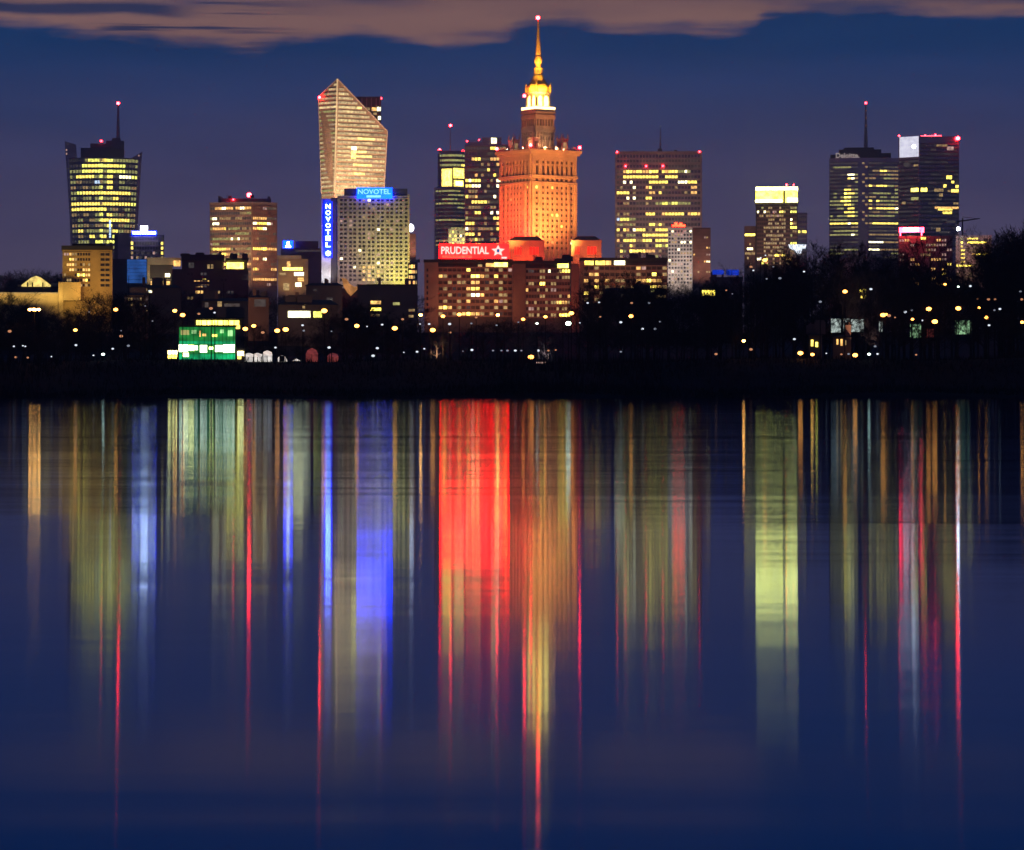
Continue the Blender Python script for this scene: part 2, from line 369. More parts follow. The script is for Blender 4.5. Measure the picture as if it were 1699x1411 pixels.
# ---- dark rambling block with flat roofs
b = Bld('dark_block', 'wide dark stepped block with a heavy flat roof and one yellow lit window band', 'building', 350, 1400)
box_body(b, 286, 412, 447, 30, 'darkc'); b.part('upper_storey', M['darkc'], (302, 370, 2, 24, 432, 446.8), (375, 410, 1, 24, 432, 446.8)); b.part('roof', M['roof'], (301, 372, -2, 26, 423, 431.8), (374, 412, -1.5, 25, 428.5, 431.8), (386, 394, 6, 12, 420, 428.4))
clutter(b, 304, 368, 423, 20, 2, 5); clutter(b, 378, 410, 428.5, 20, 7, 4); f = flat(b, 286, 0, 412, 0)
for w in ((376, 404, 435.5, 446, 'Y'), (344, 348, 439, 446, 'd'), (350, 354, 439, 446, 'd'), (313, 322, 436, 445, 'q')): b.win(flat(b, 286, .8, 412, .8), *w, d=.5)
for w in ((322, 347, 466, 473, 'o'), (325, 337, 475, 490, 'o'), (336, 342, 460, 464, 'y'), (412 - 10, 411, 456, 464, 'q')): b.win(f, *w)
facade(b, f, 288, 410, 450, 520, 22, 7, rnd(.16, 'qqdk', None, 4), .7, .45, M['darkc']); b.done()

# ---- pinkish office tower with red lamp
b = Bld('office_tower', 'squat brown office tower with warm lit storeys and one big red roof lamp', 'office tower', 404, 2600, G_TOWER)
poly = [(b.x(418), 0), (b.x(460), 12), (b.x(447), 46), (b.x(348), 34), (b.x(348), 14)]
mb = MB(); mb.prism(poly, -1, b.z(337)); mb.build('wall', M['brown'], b.root)
mb = MB(); mb.prism([(b.x(418), -.8), (b.x(461), 11.6), (b.x(448), 47), (b.x(347), 35), (b.x(347), 13.4)], b.z(337) + .01, b.z(335)); mb.build('parapet', M['pink'], b.root)
b.part('plant_room', M['brown'], (364, 450, 15, 36, 328, 334.9)); b.part('roof_shaft', M['darkc'], (362, 366, 14, 17, 324, 334.8))
fl_, fr_ = flat(b, 348, 14, 418, 0), flat(b, 418, 0, 460, 12)
P_l = ['.oowoo.owoo', '', '.w..........', '.ww.........', 'eoooy.......', '', '......w.w...', 'p...........', 'eyyyyoe..d..', '.e.yyo.d..d.', 'eeee.yy.....', '....ye.oyyyo', '.....yo.d...', '.d...d.d..d.', 'd.d..d....d.']
P_r = ['...p...', '', 'oooo...', 'wyyywp.', 'oyyw...', '', '.d.....', '', 'yyyYooo', '.......', 'oo.w...', '', 'yo...oo', '.......', 'ooooooo', '....p..']
clutter(b, 364, 450, 328, 30, 9, 6); facade(b, fl_, 349, 417, 341, 468, 18, 15, P_l, .88, .5, M['brown'], 'facade_frame', .5, 2, fill='vqed')
facade(b, fr_, 419, 459, 341, 476, 12, 16, P_r, .86, .5, M['red_brick'], 'facade_frame', .5, 2, fill='..v')
b.lamp(413.5, 321.5, 20, 4.0); b.lamp(387, 330, 14, 1.6, 'warn_s'); b.done()
FK[0] = 0.3
for px in (360, 400, 440): flood(b.world(px, 480, -60), b.world(px, 400, 5), 330000, (1, .58, .30), 70)
FK[0] = 1.0

# ---- low lit block right of it
b = Bld('office_block', 'low beige block with three yellow lit bands right of the squat brown tower', 'office building', 485, 2300)
box_body(b, 461, 511, 430, 20, 'brown'); b.part('parapet', M['pink'], (460, 500, -.5, 20.5, 424, 429.8))
f = flat(b, 461, 0, 511, 0)
for w in ((469, 502, 444, 449, 'Y'), (476, 482, 434, 443, 'o'), (488, 504, 452, 458, 'w'), (494, 504, 461, 467, 'o'), (490, 500, 469, 476, 'w'), (464, 474, 453, 457, 'd'), (470, 480, 470, 482, 'd')): b.win(f, *w)
FK[0] = 0.25
b.done(); flood(b.world(485, 480, -30), b.world(485, 450, 0), 120000, (1, .65, .25), 80)
FK[0] = 1.0
b = Bld('office_block', 'small dark block bearing a white bell-shaped emblem on blue', 'office building', 500, 3100)
box_body(b, 466, 534, 412, 20, 'darkc'); b.part('roof_room', M['darkc'], (490, 528, 4, 16, 400, 411.9)); b.win(flat(b, 466, 0, 534, 0), 490, 532, 415, 418, 'q'); b.done()
s = Bld('rooftop_sign', 'tiny white bell-shaped emblem glowing on a blue plate above the small dark block', 'sign', 478, 3098, None, wz(412, 3098))
mb = MB(); mb.prism([(0, 0)] * 0 or [(s.x(473.5), -.6), (s.x(482.5), -.6), (s.x(482.5), -.1), (s.x(473.5), -.1)], s.z(411), s.z(408.5)); mb.loft([[(s.x(475), -.6, s.z(408.4)), (s.x(481), -.6, s.z(408.4)), (s.x(481), -.1, s.z(408.4)), (s.x(475), -.1, s.z(408.4))], [(s.x(476.5), -.6, s.z(401)), (s.x(479.5), -.6, s.z(401)), (s.x(479.5), -.1, s.z(401)), (s.x(476.5), -.1, s.z(401))]])
mb.build('sign_emblem', M['white_sign'], s.root); s.part('backing_panel', M['blue_panel'], (470, 486, 0, .6, 399.5, 412))

# ---- sail-topped residential tower
b = Bld('sail_tower', 'tall amber lit tower with a sloping sail-shaped glass top and a pointed peak', 'tower', 580, 2850, G_TOWER)
LE = [(470, 541), (320, 533), (240, 530), (158, 528)]; CE = [(470, 551), (320, 555), (131, 560)]; RE = [(470, 630), (310, 638), (214, 643.5)]
def lerp(tab, y):
    tab = sorted(tab)
    if y <= tab[0][0]: return tab[0][1]
    for (a, u), (c, v) in zip(tab, tab[1:]):
        if y <= c: return u + (v - u) * (y - a) / (c - a)
    return tab[-1][1]
def diag(y): return 560 + (y - 131) / (214 - 131) * (643.5 - 560) * (1.0) if y < 214 else 999     # right slope
def ldiag(y): return 560 - (y - 131) / (158 - 131) * 32 if y < 158 else -999
mb = MB(); front = [(551, 640, 0), (555, 320, 0), (560, 131, 0)]
def q(px, py, y): return (b.x(px), y, b.z(py))
yL, yR, yB = 16, 26, 44
mb.add([q(551, 600, 0), q(630, 600, yR), q(638, 310, yR), q(643.5, 214, yR), q(560, 131, 0), q(555, 320, 0),
        q(541, 600, yL), q(533, 320, yL), q(528, 158, yL),
        q(541, 600, yB), q(533, 320, yB), q(528, 158, yB), q(560, 131, 4), q(643.5, 214, yR + 3), q(638, 310, yB), q(630, 600, yB)],
       [(0, 1, 2, 3, 4, 5), (6, 0, 5, 4, 8, 7), (9, 6, 7, 8, 11, 10), (4, 3, 13, 12), (8, 4, 12, 11), (11, 12, 13, 14, 10), (10, 14, 15, 9), (3, 2, 14, 13), (2, 1, 15, 14)])
mb.build('glass_wall', M['brown'], b.root)
b.part('rear_block', M['darkc'], (588, 633, yB + 1, yB + 18, 153, 330)); b.part('rear_pilaster', M['pink'], *[(x, x + 1.6, yB + .4, yB + .98, 155, 172) for x in (600, 608, 616, 624, 630)])
rb = flat(b, 588, yB + .9, 633, yB + .9)
for w in ((617, 625, 171, 177, 'o'), (626, 632.5, 170.5, 177, 'w'), (628, 632.5, 186, 192, 'w'), (606, 614, 171, 176, 'd'), (620, 626, 180, 184, 'd'), (612, 622, 188, 192, 'd')): b.win(rb, *w, d=.4)
def PR(px, py, d):
    xe, xr = lerp(CE, py), lerp(RE, py) if py > 214 else 643.5
    t = (px - xe) / (lerp(RE, py) - xe); return (b.x(px), yR * max(0, t) - d, b.z(py))
def PL(px, py, d):
    xe, xl = lerp(CE, py), lerp(LE, py); t = (xe - px) / (xe - xl); return (b.x(px) - d * .5, yL * max(0, t) - d, b.z(py))
PR.kx = PL.kx = 1
rr = random.Random(5); y = 139.0; k = 0
while y < 330:
    xa = lerp(CE, y) + 2.5; xb = min(lerp(RE, y), diag(y - 1) - 2) - 1.2 if y < 216 else lerp(RE, y) - 1.2
    n = max(1, int((xb - xa) / 14)); xx = xa; hot = k in (5, 12, 19, 24)
    while xx < xb - 2:
        w_ = min(rr.uniform(9, 30), xb - xx); mid = .5 * (xx + w_ / 2 + xx)
        ch = rr.choice('22233' if not hot else '3334'); 
        if 575 < xx + w_ / 2 < 608 and 236 < y < 290: ch = '4' if rr.random() < .6 else '3'
        if xx > 612 and rr.random() < .5: ch = '1'
        if y < 150: ch = '1'
        b.win(PR, xx, xx + w_ - .3, y, y + 4.0, ch, .35); xx += w_
    xa = max(lerp(LE, y), ldiag(y - 1) + 1.5 if y < 158 else 0) + 1; xb = lerp(CE, y) - 1.5
    if xb - xa > 3: b.win(PL, xa, xb, y, y + 3.4, rr.choice('1e1e2') if k != 5 else '3', .35)
    y += 7.3; k += 1
b.win(PR, 583, 592, 242, 248, 'w', .5); b.win(PR, 583, 590, 251, 262, 'Y', .5)
mb = MB()
for (ya, xa), (yb_, xb) in zip([(320, 555), (131.5, 559.8)], [(131.5, 559.8)]): mb.tube((b.x(xa), -.9, b.z(ya)), (b.x(xb), -.9, b.z(yb_)), 1.5 * b.s, 1.3 * b.s, 6)
mb.build('edge_light_strip', M['strip'], b.root)
mb = MB(); mb.tube(q(560, 131, 0), q(643.5, 214, yR), .9 * b.s, None, 5); mb.tube(q(643.5, 214, yR), q(638, 310, yR), .8 * b.s, None, 5); mb.tube(q(560, 131, 0), q(528.6, 158, yL), .7 * b.s, None, 5); mb.tube(q(528, 158, yL), q(533, 320, yL), .7 * b.s, None, 5)
mb.build('edge_trim', M['pink'], b.root)
b.lamp(530, 160, 12, 2.2, 'warn'); b.lamp(632.5, 155.5, yB + 2, 2.0, 'warn_s'); b.done()
FK[0] = 1.25
for px, py in ((560, 345), (620, 340)): flood(b.world(px, py + 60, -70), b.world(px - 4, 250, 10), 900000, (1, .68, .36), 75)
FK[0] = 1.0

# ---- hotel slab with blue signs
b = Bld('hotel_slab', 'concrete hotel slab gridded with small windows, lit yellow from below, under blue roof sign', 'hotel', 612, 2400)
box_body(b, 560, 677, 325, 18, 'conc'); b.part('plant_room', M['roof'], (571, 676, 1, 16, 313, 324.8)); b.part('corner_fin', M['cream'], (676.2, 679.5, -.4, 18, 322, 470))
cl = []
for k in range(8):
    x0 = 566.4 - 2.2 + k * 15.35
    for dx in (0, 6.8):
        if x0 + dx + 4 < 676: cl.append(((x0 + dx - 560) / 117, (x0 + dx + 4.3 - 560) / 117))
rr = random.Random(3)
def hp(r, c):
    v = rr.random()
    if r > 15 and 4 < c < 9: return 'o' if v < .6 else 'k'
    return 'w' if v < .018 else 'p' if v < .05 else 'd' if v < .10 else 'k'
facade(b, flat(b, 560, -.05, 677, -.05), 560, 677, 329, 468, 0, 20, hp, hf=.52, frame=M['conc'], fd=.5, merge=False, tl=cl); b.done()
b.part('stair_shaft', M['white'], (533.5, 549, 3, 14, 330, 472)); b.part('shaft_side', M['darkc'], (549.2, 559.8, 4, 13, 328, 472))
FK[0] = 0.26
for px, pw in ((660, 520000), (640, 190000)): flood(b.world(px, 486, -38), b.world(px + 6, 415, 0), pw, (1, .88, .18), 95, 1)
FK[0] = 1.0
FK[0] = 0.38
flood(b.world(590, 490, -70), b.world(600, 400, 0), 470000, (1, .64, .52), 80); flood(b.world(665, 480, -14), b.world(674, 452, 0), 42000, (1, .9, .1), 120, 1)
FK[0] = 1.0
s = Bld('rooftop_sign', 'bright blue roof sign of pale letters with a short bar below, on the hotel slab', 'sign', 620, 2398, None, wz(330, 2398))
s.part('backing_panel', M['blue_panel'], (592, 651, .1, .6, 311.5, 330)); text(s, 'lettering', 'NOVOTEL', M['blue_letters'], 594, 648, 314, 322.5, -.1, bold=.02); s.part('tagline_bar', M['blue_letters'], (608, 632, -.4, 0, 324.3, 328))
s = Bld('vertical_sign', 'tall blue sign of pale stacked letters over an emblem, on the hotel shaft', 'sign', 544, 2395, None, wz(432, 2395))
s.part('backing_panel', glow('deep_blue_strip', (.0004, .012, 1), 7, .4, .1), (538, 551, 2.1, 2.8, 334, 428))
for k, chh in enumerate('NOVOTEL'): text(s, 'letter', chh, M['blue_letters_w'], 540.2, 548.6, 338.5 + k * 10.6, 346.5 + k * 10.6, 1.9, bold=.03)
mb = MB()
for k in range(4):
    a = math.pi * k / 4; cx, cz, r = s.x(544.4), s.z(420.5), 4.6 * s.s
    mb.tube((cx - r * math.cos(a), 1.6, cz - r * math.sin(a)), (cx + r * math.cos(a), 1.6, cz + r * math.sin(a)), 1.0 * s.s, None, 5)
mb.build('sign_emblem', M['blue_letters_w'], s.root)
flood(b.world(541, 480, -14), b.world(541, 448, 3), 26000, (.8, .86, 1), 60)
s = Bld('round_sign', 'round white lit disc sign on the narrow brown block beside the hotel slab', 'sign', 682, 2500, None, wz(388, 2500))
mb = MB(); mb.loft([[(s.x(681.5) + 5.4 * s.s * math.cos(2 * math.pi * k / 20), y, s.z(378.5) + 6.8 * s.s * math.sin(2 * math.pi * k / 20)) for k in range(20)] for y in (-.5, 0)]); mb.build('lit_disc', M['disc'], s.root)
mb = MB(); mb.loft([[(s.x(681.5) + 6.0 * s.s * math.cos(2 * math.pi * k / 20), y, s.z(378.5) + 7.4 * s.s * math.sin(2 * math.pi * k / 20)) for k in range(20)] for y in (.02, .6)]); mb.build('rim', M['blk'], s.root)
b = Bld('narrow_block', 'narrow brown block under the round white disc sign beside the hotel', 'building', 683, 2506)
box_body(b, 673, 690, 388, 12, 'brown'); b.part('roof_slab', M['cream'], (678, 697, -1, 12.4, 431, 435)); b.done()
flood(b.world(683, 440, -20), b.world(683, 400, 0), 30000, (1, .5, .3), 60)
b = Bld('narrow_block', 'low golden lit block squeezed between the hotel slab and the long brown apartments', 'building', 685, 1900)
box_body(b, 677, 693, 436, 12, 'brown'); f = flat(b, 677, 0, 693, 0)
facade(b, f, 678, 692, 438, 500, 4, 7, ['oYo.', 'yood', 'ood.', 'o.od', 'wo.o', '.od.', 'd.d.'], .8, .6, M['brown']); b.done()
b = Bld('shell_pavilion', 'pointed orange lit glass shell in the dark roofs below the hotel slab', 'pavilion', 583, 1500)
mb = MB(); pr = [(567, 461), (570, 475), (576, 485), (582, 491), (589, 484), (597, 475.5), (588, 476), (580, 471), (575, 463)]
mb.loft([[(b.x(px), y, b.z(py)) for px, py in pr] for y in (0, 6)]); mb.build('lit_shell', M['orange_dome'], b.root)
b.part('wall', M['darkc'], (566, 606, 6.2, 16, 478, None)); b.done()

# ---- round-fronted tower and dark tower behind the palace
b = Bld('round_tower', 'banded round-fronted tower with a bright yellow drum, beside the dark tower speckled with windows', 'tower', 748, 3300, G_TOWER)
fc = round_face(b, 750, 24, 1, None, 16); fw = round_face(b, 748, 28, 1, None, 14)
mb = MB(); mb.lathe([(24 * b.s, -1), (24 * b.s, b.z(254))], 24, b.x(750), 16); mb.build('drum_wall', M['steel'], b.root)
mb = MB(); mb.lathe([(28 * b.s, -1), (28 * b.s, b.z(312)), (27 * b.s, b.z(310))], 24, b.x(748), 14); mb.build('base_drum', M['glass'], b.root)
b.part('roof_frame', M['steel'], (728, 731, 8, 14, 248, 256), (767, 770, 8, 14, 248, 256), (731.2, 766.8, 9, 12, 249.5, 252.5))
facade(b, fc, 730, 771, 254, 278, 8, 3, ['eeeeeeee', 'eeeeeeee', 'eeeeeeey'], 1.0, .45, None, merge=2)
for w in ((733, 750, 280, 311, 'y'), (736, 747, 283, 308, 'Y'), (752, 770, 279, 296, 'y'), (753, 768, 282, 292, 'Y'), (753, 769, 299, 310, 'y'), (756, 767, 301, 308, 'w')): b.win(fc, *w, d=.2 + .3 * (w[4] in 'Yw'), step=4)
facade(b, fw, 723, 774, 314, 410, 10, 14, ['.ee.', '', 'qee.', 'ee.e', 'qqe', 'q', 'qqq', 'e', 'qq', 'qe', 'q', 'qe', 'dd', 'd'], .95, .4, M['conc'], 'floor_bands', .6, 2, fill='eqve')
b.mast(747, 212, 250, 12, 1.0, .4); b.lamp(747.5, 207, 12, 2.2); b.lamp(729.5, 247.5, 10, 2.0); b.lamp(768.5, 249.5, 10, 2.0); b.done()
b = Bld('small_block', 'small cream lit block in front of the round-fronted tower, above the red sign', 'building', 756, 2300)
box_body(b, 744, 772, 380, 12, 'cream'); facade(b, flat(b, 744, 0, 772, 0), 745, 771, 382, 408, 6, 4, ['eyekee', 'yeykwk', 'eyykey', 'oykeyy'], .6, .6, M['cream']); b.done()
flood(b.world(756, 415, -18), b.world(756, 392, 0), 28000, (1, .9, .5), 80)
b = Bld('dark_tower', 'dark square tower speckled with warm windows, hard beside the orange palace', 'tower', 800, 3150, G_TOWER)
box_body(b, 771, 845, 240, 30, 'glass2'); b.part('roof_step', M['glass2'], (776, 800, 2, 26, 236, 239.9), (800.2, 832, 2, 26, 228, 239.9)); b.part('roof_rail', M['steel'], (776, 832, 1.4, 1.9, 233.5, 234.5))
DP = ['....y..', '...........', '.oy..ooy.', '....d.d..ooo', '......y...w.', '..o.d..y.w.', 'ywyy...d.ww.', 'yyww..d..w..', '.....d......', 'y.o....w.oo', '..yyyyd...d.', '.d....d...', 'd.yy..w.ww.', 'e....d..yy..', 'yy..d..oo.', 'wd.....yyy', 'yy.o..d..e.', '.dyd..d..d', '..yy....yo.', 'd..d.d...d']
facade(b, flat(b, 771, 0, 845, 0), 772, 844, 234 + 8, 420, 14, 20, DP, .82, .55, M['steel'], 'mullions', .3, 1, fill='.u.qvd')
for w in ((815, 824, 229, 238, 'w'), (816, 821, 231, 236, 'Y'), (826, 830, 265, 275, 'w')): b.win(flat(b, 771, 1.6, 845, 1.6), *w, d=1)
b.lamp(775, 234, 4, 1.3, 'warn_s'); b.lamp(795, 232, 4, 1.2, 'warn_s'); b.done()

# ---- wide gridded tower right of the palace
b = Bld('office_tower', 'wide pinkish gridded tower with many yellow lit storeys and a thin roof mast', 'office tower', 1092, 3000, G_TOWER)
box_body(b, 1022, 1163, 256, 32, 'glass2'); b.part('parapet', M['pink'], (1021, 1164, -1, 33, 251.5, 255.9)); b.part('corner_pier', M['pink'], (1020.6, 1023, -1.2, 2, 256, 440)); b.part('corner_pier', M['pink'], (1162, 1164.6, -1.2, 2, 256, 440))
MP = ['rr..p....rr....rp....rr.', '', '..oYyoyooYyy.yoyyyewe...', '..yyyyyyyyyy..yyyy......', '..w.w....yyyyyy...wwyyy.', '.d...w..oy...d...d...oo.', 'yyyy.d...oo.y......d.oo.', '...w.w..yy..............', '..dd....d..eeggeggeee...', '', 'd.dd....yyy..oyyyyy.oyyo', 'bgggee..................', 'dedded...yydyd..........', 'y.yo.wyy.d.yyyy.........', 'dd.eee.yyyyyyyy.........', 'o.yyyydyyy.yyyyyy.......', '.d..yd..d..ggeg.........', '.ye.Yyyyooo.d...........', '.d..d...d.ee............']
MP[0] = ''
clutter(b, 1030, 1155, 251.5, 28, 9, 6); facade(b, flat(b, 1022, 0, 1163, 0), 1023, 1162, 263, 430, 26, 19, MP, .80, .52, M['pink'], 'facade_frame', .55, 1, fill='..uq.')
facade(b, flat(b, 1022, -.02, 1163, -.02), 1023, 1162, 256.5, 262.5, 26, 1, [''], .7, .8, M['pink'], 'crown_grid', .7)
b.mast(1095.5, 212, 251, 10, 1.5, .5); b.part('mast_base', M['conc'], (1091, 1099, 6, 14, 246, 251.4)); b.lamp(1095.5, 209, 10, 1.2, 'dimw')
for px in (1024, 1160.5): b.lamp(px, 252.5, -.8, 1.7, 'warn_s')
for px in (1038, 1072, 1100): b.lamp(px, 276, -1.2, 1.7, 'warn_s')
b.done()
FK[0] = 0.16
for px in (1040, 1090, 1140): flood(b.world(px, 450, -90), b.world(px, 350, 0), 420000, (1, .62, .42), 70)
FK[0] = 1.0
b = Bld('apartment_tower', 'slim pale grey panel tower with an orange sign on its roof, before the gridded tower', 'apartment building', 1128, 2000)
box_body(b, 1108, 1149, 378, 14, 'greypanel'); rr = random.Random(12)
facade(b, flat(b, 1108, 0, 1149, 0), 1108.5, 1148.5, 381, 472, 8, 15, lambda r, c: ('w' if rr.random() < .06 else 'p' if rr.random() < .14 else 'd' if rr.random() < .25 else 'k' if rr.random() < .7 else 'q'), .62, .55, M['greypanel'], merge=False); b.done()
FK[0] = 0.45
flood(b.world(1125, 480, -40), b.world(1125, 420, 0), 210000, (1, .80, .66), 75)
FK[0] = 1.0
s = Bld('rooftop_sign', 'orange-red glowing roof sign on the slim pale grey tower', 'sign', 1126, 1999, None, wz(377.8, 1999))
s.part('sign_bar', M['orange_sign'], (1115, 1137, -.4, 0, 373, 376.5)); s.part('sign_emblem', M['orange_sign'], (1119, 1124, -.5, .1, 369.5, 372.9), (1127, 1132, -.5, .1, 370.5, 372.9)); s.part('support_frame', M['blk'], (1114, 1138, .05, .5, 372, 378))
b = Bld('apartment_tower', 'dark brown stepped tower right behind the slim pale grey tower', 'apartment building', 1164, 2100)
box_body(b, 1149.5, 1179, 378, 16, 'brown_apt'); f = flat(b, 1149.5, 0, 1179, 0)
facade(b, f, 1150, 1178.5, 380, 460, 8, 14, ['', '', '.....pd.', '', '', '.....od', '', 'o....pp', '', '.....oww', '', '', '.d..d', ''], .75, .5, M['brown_apt']); b.done()
flood(b.world(1165, 470, -30), b.world(1165, 420, 0), 45000, (1, .55, .42), 75)

# ---- tower with glowing crown
b = Bld('crowned_tower', 'stepped tower wearing a bright yellow-white lit crown, above the dark trees', 'tower', 1288, 2700, G_TOWER)
box_body(b, 1254, 1323, 340, 26, 'darkc'); box_body(b, 1235, 1253.8, 375, 22, 'brown', 'side_wing', 2); box_body(b, 1323.2, 1339, 353, 22, 'glass', 'side_wing', 2)
mb = MB(); mb.loft([[(b.x(a), y, b.z(py)) for a, y in ((x0, y0), (x1, y0), (x1, y1), (x0, y1))] for py, x0, x1, y0, y1 in ((339.8, 1253, 1324, -1, 27), (337, 1252.5, 1324.5, -1.3, 27.3), (315.5, 1254.5, 1322.5, 1, 25))]); mb.build('crown_core', M['steel'], b.root)
f = flat(b, 1253, -1.1, 1324, -1.1)
fq = lambda px, py, d: (b.x(px), -1.3 + (337 - py) / 21.5 * 2.3 - d, b.z(py)); fq.kx = 1
for x0, x1, mt in ((1254, 1299, 'crown'), (1303, 1323, 'crown')):
    mb = MB(); mb.hexa([fq(x0, 336.5, .3), fq(x1, 336.5, .3), fq(x1, 317, .3), fq(x0, 317, .3), fq(x0, 336.5, .05), fq(x1, 336.5, .05), fq(x1, 317, .05), fq(x0, 317, .05)]); mb.build('crown_panel', M[mt], b.root)
b.part('crown_rim', M['crown_w'], (1254, 1323.5, .2, 26, 310.5, 315.4)); b.part('crown_foot_light', M['crown_w'], (1253.5, 1298, -1.75, -1.45, 332, 336)); b.part('crown_foot_light', M['crown_w'], (1306, 1323, -1.75, -1.45, 329, 336))
f = flat(b, 1254, 0, 1323, 0)
CP = ['.e.d..d..ee', 'w.wd.p.ye.gg', '.d.dpdpd....', '...dd.dd.w.', '...1.1.1.Yd', '..d1d1d1.YY', '..d.1.1.1..d', '...11d11..e.', '..1.1d1.1...', '..d1d1.11.gy', '..d1.d11...d', '..1.d.11..dd', '...1dYoy.d.', 'w.g.d.d.oo.', '.gg.d.1.1.d']
facade(b, f, 1256, 1322, 342, 440, 18, 15, CP, .8, .55, M['brown'], 'facade_frame', .4, 1)
facade(b, flat(b, 1235, 2, 1253.8, 2), 1236, 1253, 378, 440, 5, 8, ['', 'YYYYY', '', '.d.', '.ww.', 'd', '.d..', ''], .9, .5, M['brown']); facade(b, flat(b, 1323, 2, 1339, 2), 1324, 1338, 356, 430, 4, 9, ['', '', '', 'yeyy', '', '', '', '', ''], .9, .5, M['steel'])
b.lamp(1305, 306, 8, 1.7, 'warn_s'); b.lamp(1317, 306, 10, 1.2, 'warn_s'); b.done()
FK[0] = 0.25
flood(b.world(1285, 450, -60), b.world(1285, 390, 0), 200000, (1, .55, .3), 70)
FK[0] = 1.0
s = Bld('wall_sign', 'white-blue torn-edged glowing sign low on the side wing of the crowned tower', 'sign', 1323, 2690, None, wz(422, 2690))
mb = MB(); mb.loft([[(s.x(px), y, s.z(py)) for px, py in ((1308, 406), (1338, 406), (1336, 413), (1331, 413), (1329, 421), (1321, 422), (1317, 416), (1310, 412))] for y in (-.5, 0)]); mb.build('sign_panel', glow('pale_sign_panel', (.80, .88, 1), 1.6, .7, .6), s.root)

# ---- dark curved-top tower with mast
b = Bld('office_tower', 'dark glass tower with a low domed top, faint roof lettering and a tall mast', 'office tower', 1432, 3300, G_TOWER)
mb = MB(); pts = [(1376, 6), (1424, 0), (1440, 0), (1491, 10), (1491, 40), (1376, 40)]
mb.prism([(b.x(x), y) for x, y in pts], -1, b.z(262)); mb.build('glass_wall', M['glass'], b.root)
mb = MB()
for px, w_, yt, yb_ in ((1378, 14, 256, 262), (1392, 70, 248, 262), (1400, 50, 244.5, 248), (1462, 16, 254, 262)): mb.box(b.x(px), b.x(px + w_), 4.2 if w_ < 60 else 3.4, 34 - w_ * .05, b.z(yb_) + .01 * w_ / 10, b.z(yt))
mb.build('roof_dome', M['darkc'], b.root)
fa, fb_ = flat(b, 1376, 6, 1424, 0), flat(b, 1440, 0, 1491, 10)
facade(b, fa, 1377, 1424, 268, 430, 8, 26, ['', '', '', '.....ww.', '.....ywd', '', '.....d..', '....yyd.', '.e..Yyy.', '.e.eYYe.', 'eeeyYyee', 'eeeeyye.', '..ee.yy.', '....yyye', 'e.eeyye', '', 'yyyyywyy', '....d', '', 'eeeeewe', '', '', '', '', '.q', ''], .92, .45, M['glass2'], 'floor_bands', .4, 2, fill='uqevqu')
facade(b, fb_, 1441, 1490, 268, 430, 8, 26, ['', '', '.dyydd', '..ded', 'd.ed', '', 'ydyyeed', '', '.e.ee.e', 'dd.e.ee', 'y.yeeee', 'd.ddeed', 'ydyyyyyw', '.dd.ede', 'eedee.', '', 'dyyyyyy', '', '', 'd', '', 'wd', '', 'wdd', '', ''], .92, .45, M['glass2'], 'floor_bands', .4, 2, fill='uqevqu')
fm = flat(b, 1424, 0, 1440, 0); facade(b, fm, 1430, 1440, 268, 430, 2, 26, lambda r, c: 'd' if (r * 7 + c * 3) % 5 < 2 and r < 18 else '.', .8, .5)
text(b, 'lettering', 'Deloitte.', M['dim_letters'], 1387, 1426, 253.5, 262, 2.6, th=.5, bold=.03)
b.mast(1436.5, 172, 246, 16, 3.6, .9); b.lamp(1436.5, 169, 16, 2.0, 'warn_s')
for py in (182, 194, 207): b.lamp(1437, py, 13.5, .9, 'dimo', 'mast_lamp', .5)
b.done()

# ---- tower with the white LED square
b = Bld('office_tower', 'dark tower with red roof lights and a big white square panel at the top', 'office tower', 1540, 3000, G_TOWER)
mb = MB(); mb.prism([(b.x(1525), 0), (b.x(1591), 9), (b.x(1580), 42), (b.x(1491), 32), (b.x(1491), 12)], -1, b.z(226)); mb.build('glass_wall', M['glass2'], b.root)
b.part('roof_rail_light', M['warn_s'], (1528, 1562, 8.5, 8.9, 224.2, 225)); 
fa, fb_ = flat(b, 1491, 12, 1525, 0), flat(b, 1525, 0, 1591, 9)
P9 = MB(); P9.hexa([fa(1493, 260, .5), fa(1524.3, 260, .5), fa(1524.3, 226, .5), fa(1493, 226, .5), fa(1493, 260, .05), fa(1524.3, 260, .05), fa(1524.3, 226, .05), fa(1493, 226, .05)]); pan = P9.build('lit_panel', M['white_panel'], b.root)
mb = MB()
for k in range(4):
    a = math.pi * k / 4; cx, cz = 1517, 243; mb.tube(fa(cx - 3.4 * math.cos(a), cz - 3.4 * math.sin(a), .75), fa(cx + 3.4 * math.cos(a), cz + 3.4 * math.sin(a), .75), .5 * b.s, None, 5)
mb.build('panel_star', M['white_sign'], pan)
facade(b, fa, 1492, 1524, 264, 430, 8, 24, rnd(.06, 'qd', None, 3), .9, .5, M['steel'], 'floor_bands', .25, 1, fill='uuq..'); facade(b, fb_, 1526, 1590, 238, 430, 14, 28, rnd(.05, 'qd', None, 8), .85, .5, M['steel'], 'floor_bands', .25, 1, fill='u.uq..')
b.part('crown_band', M['pink'], (1526, 1590, -.5, -.2, 1, 1.2)) if False else None
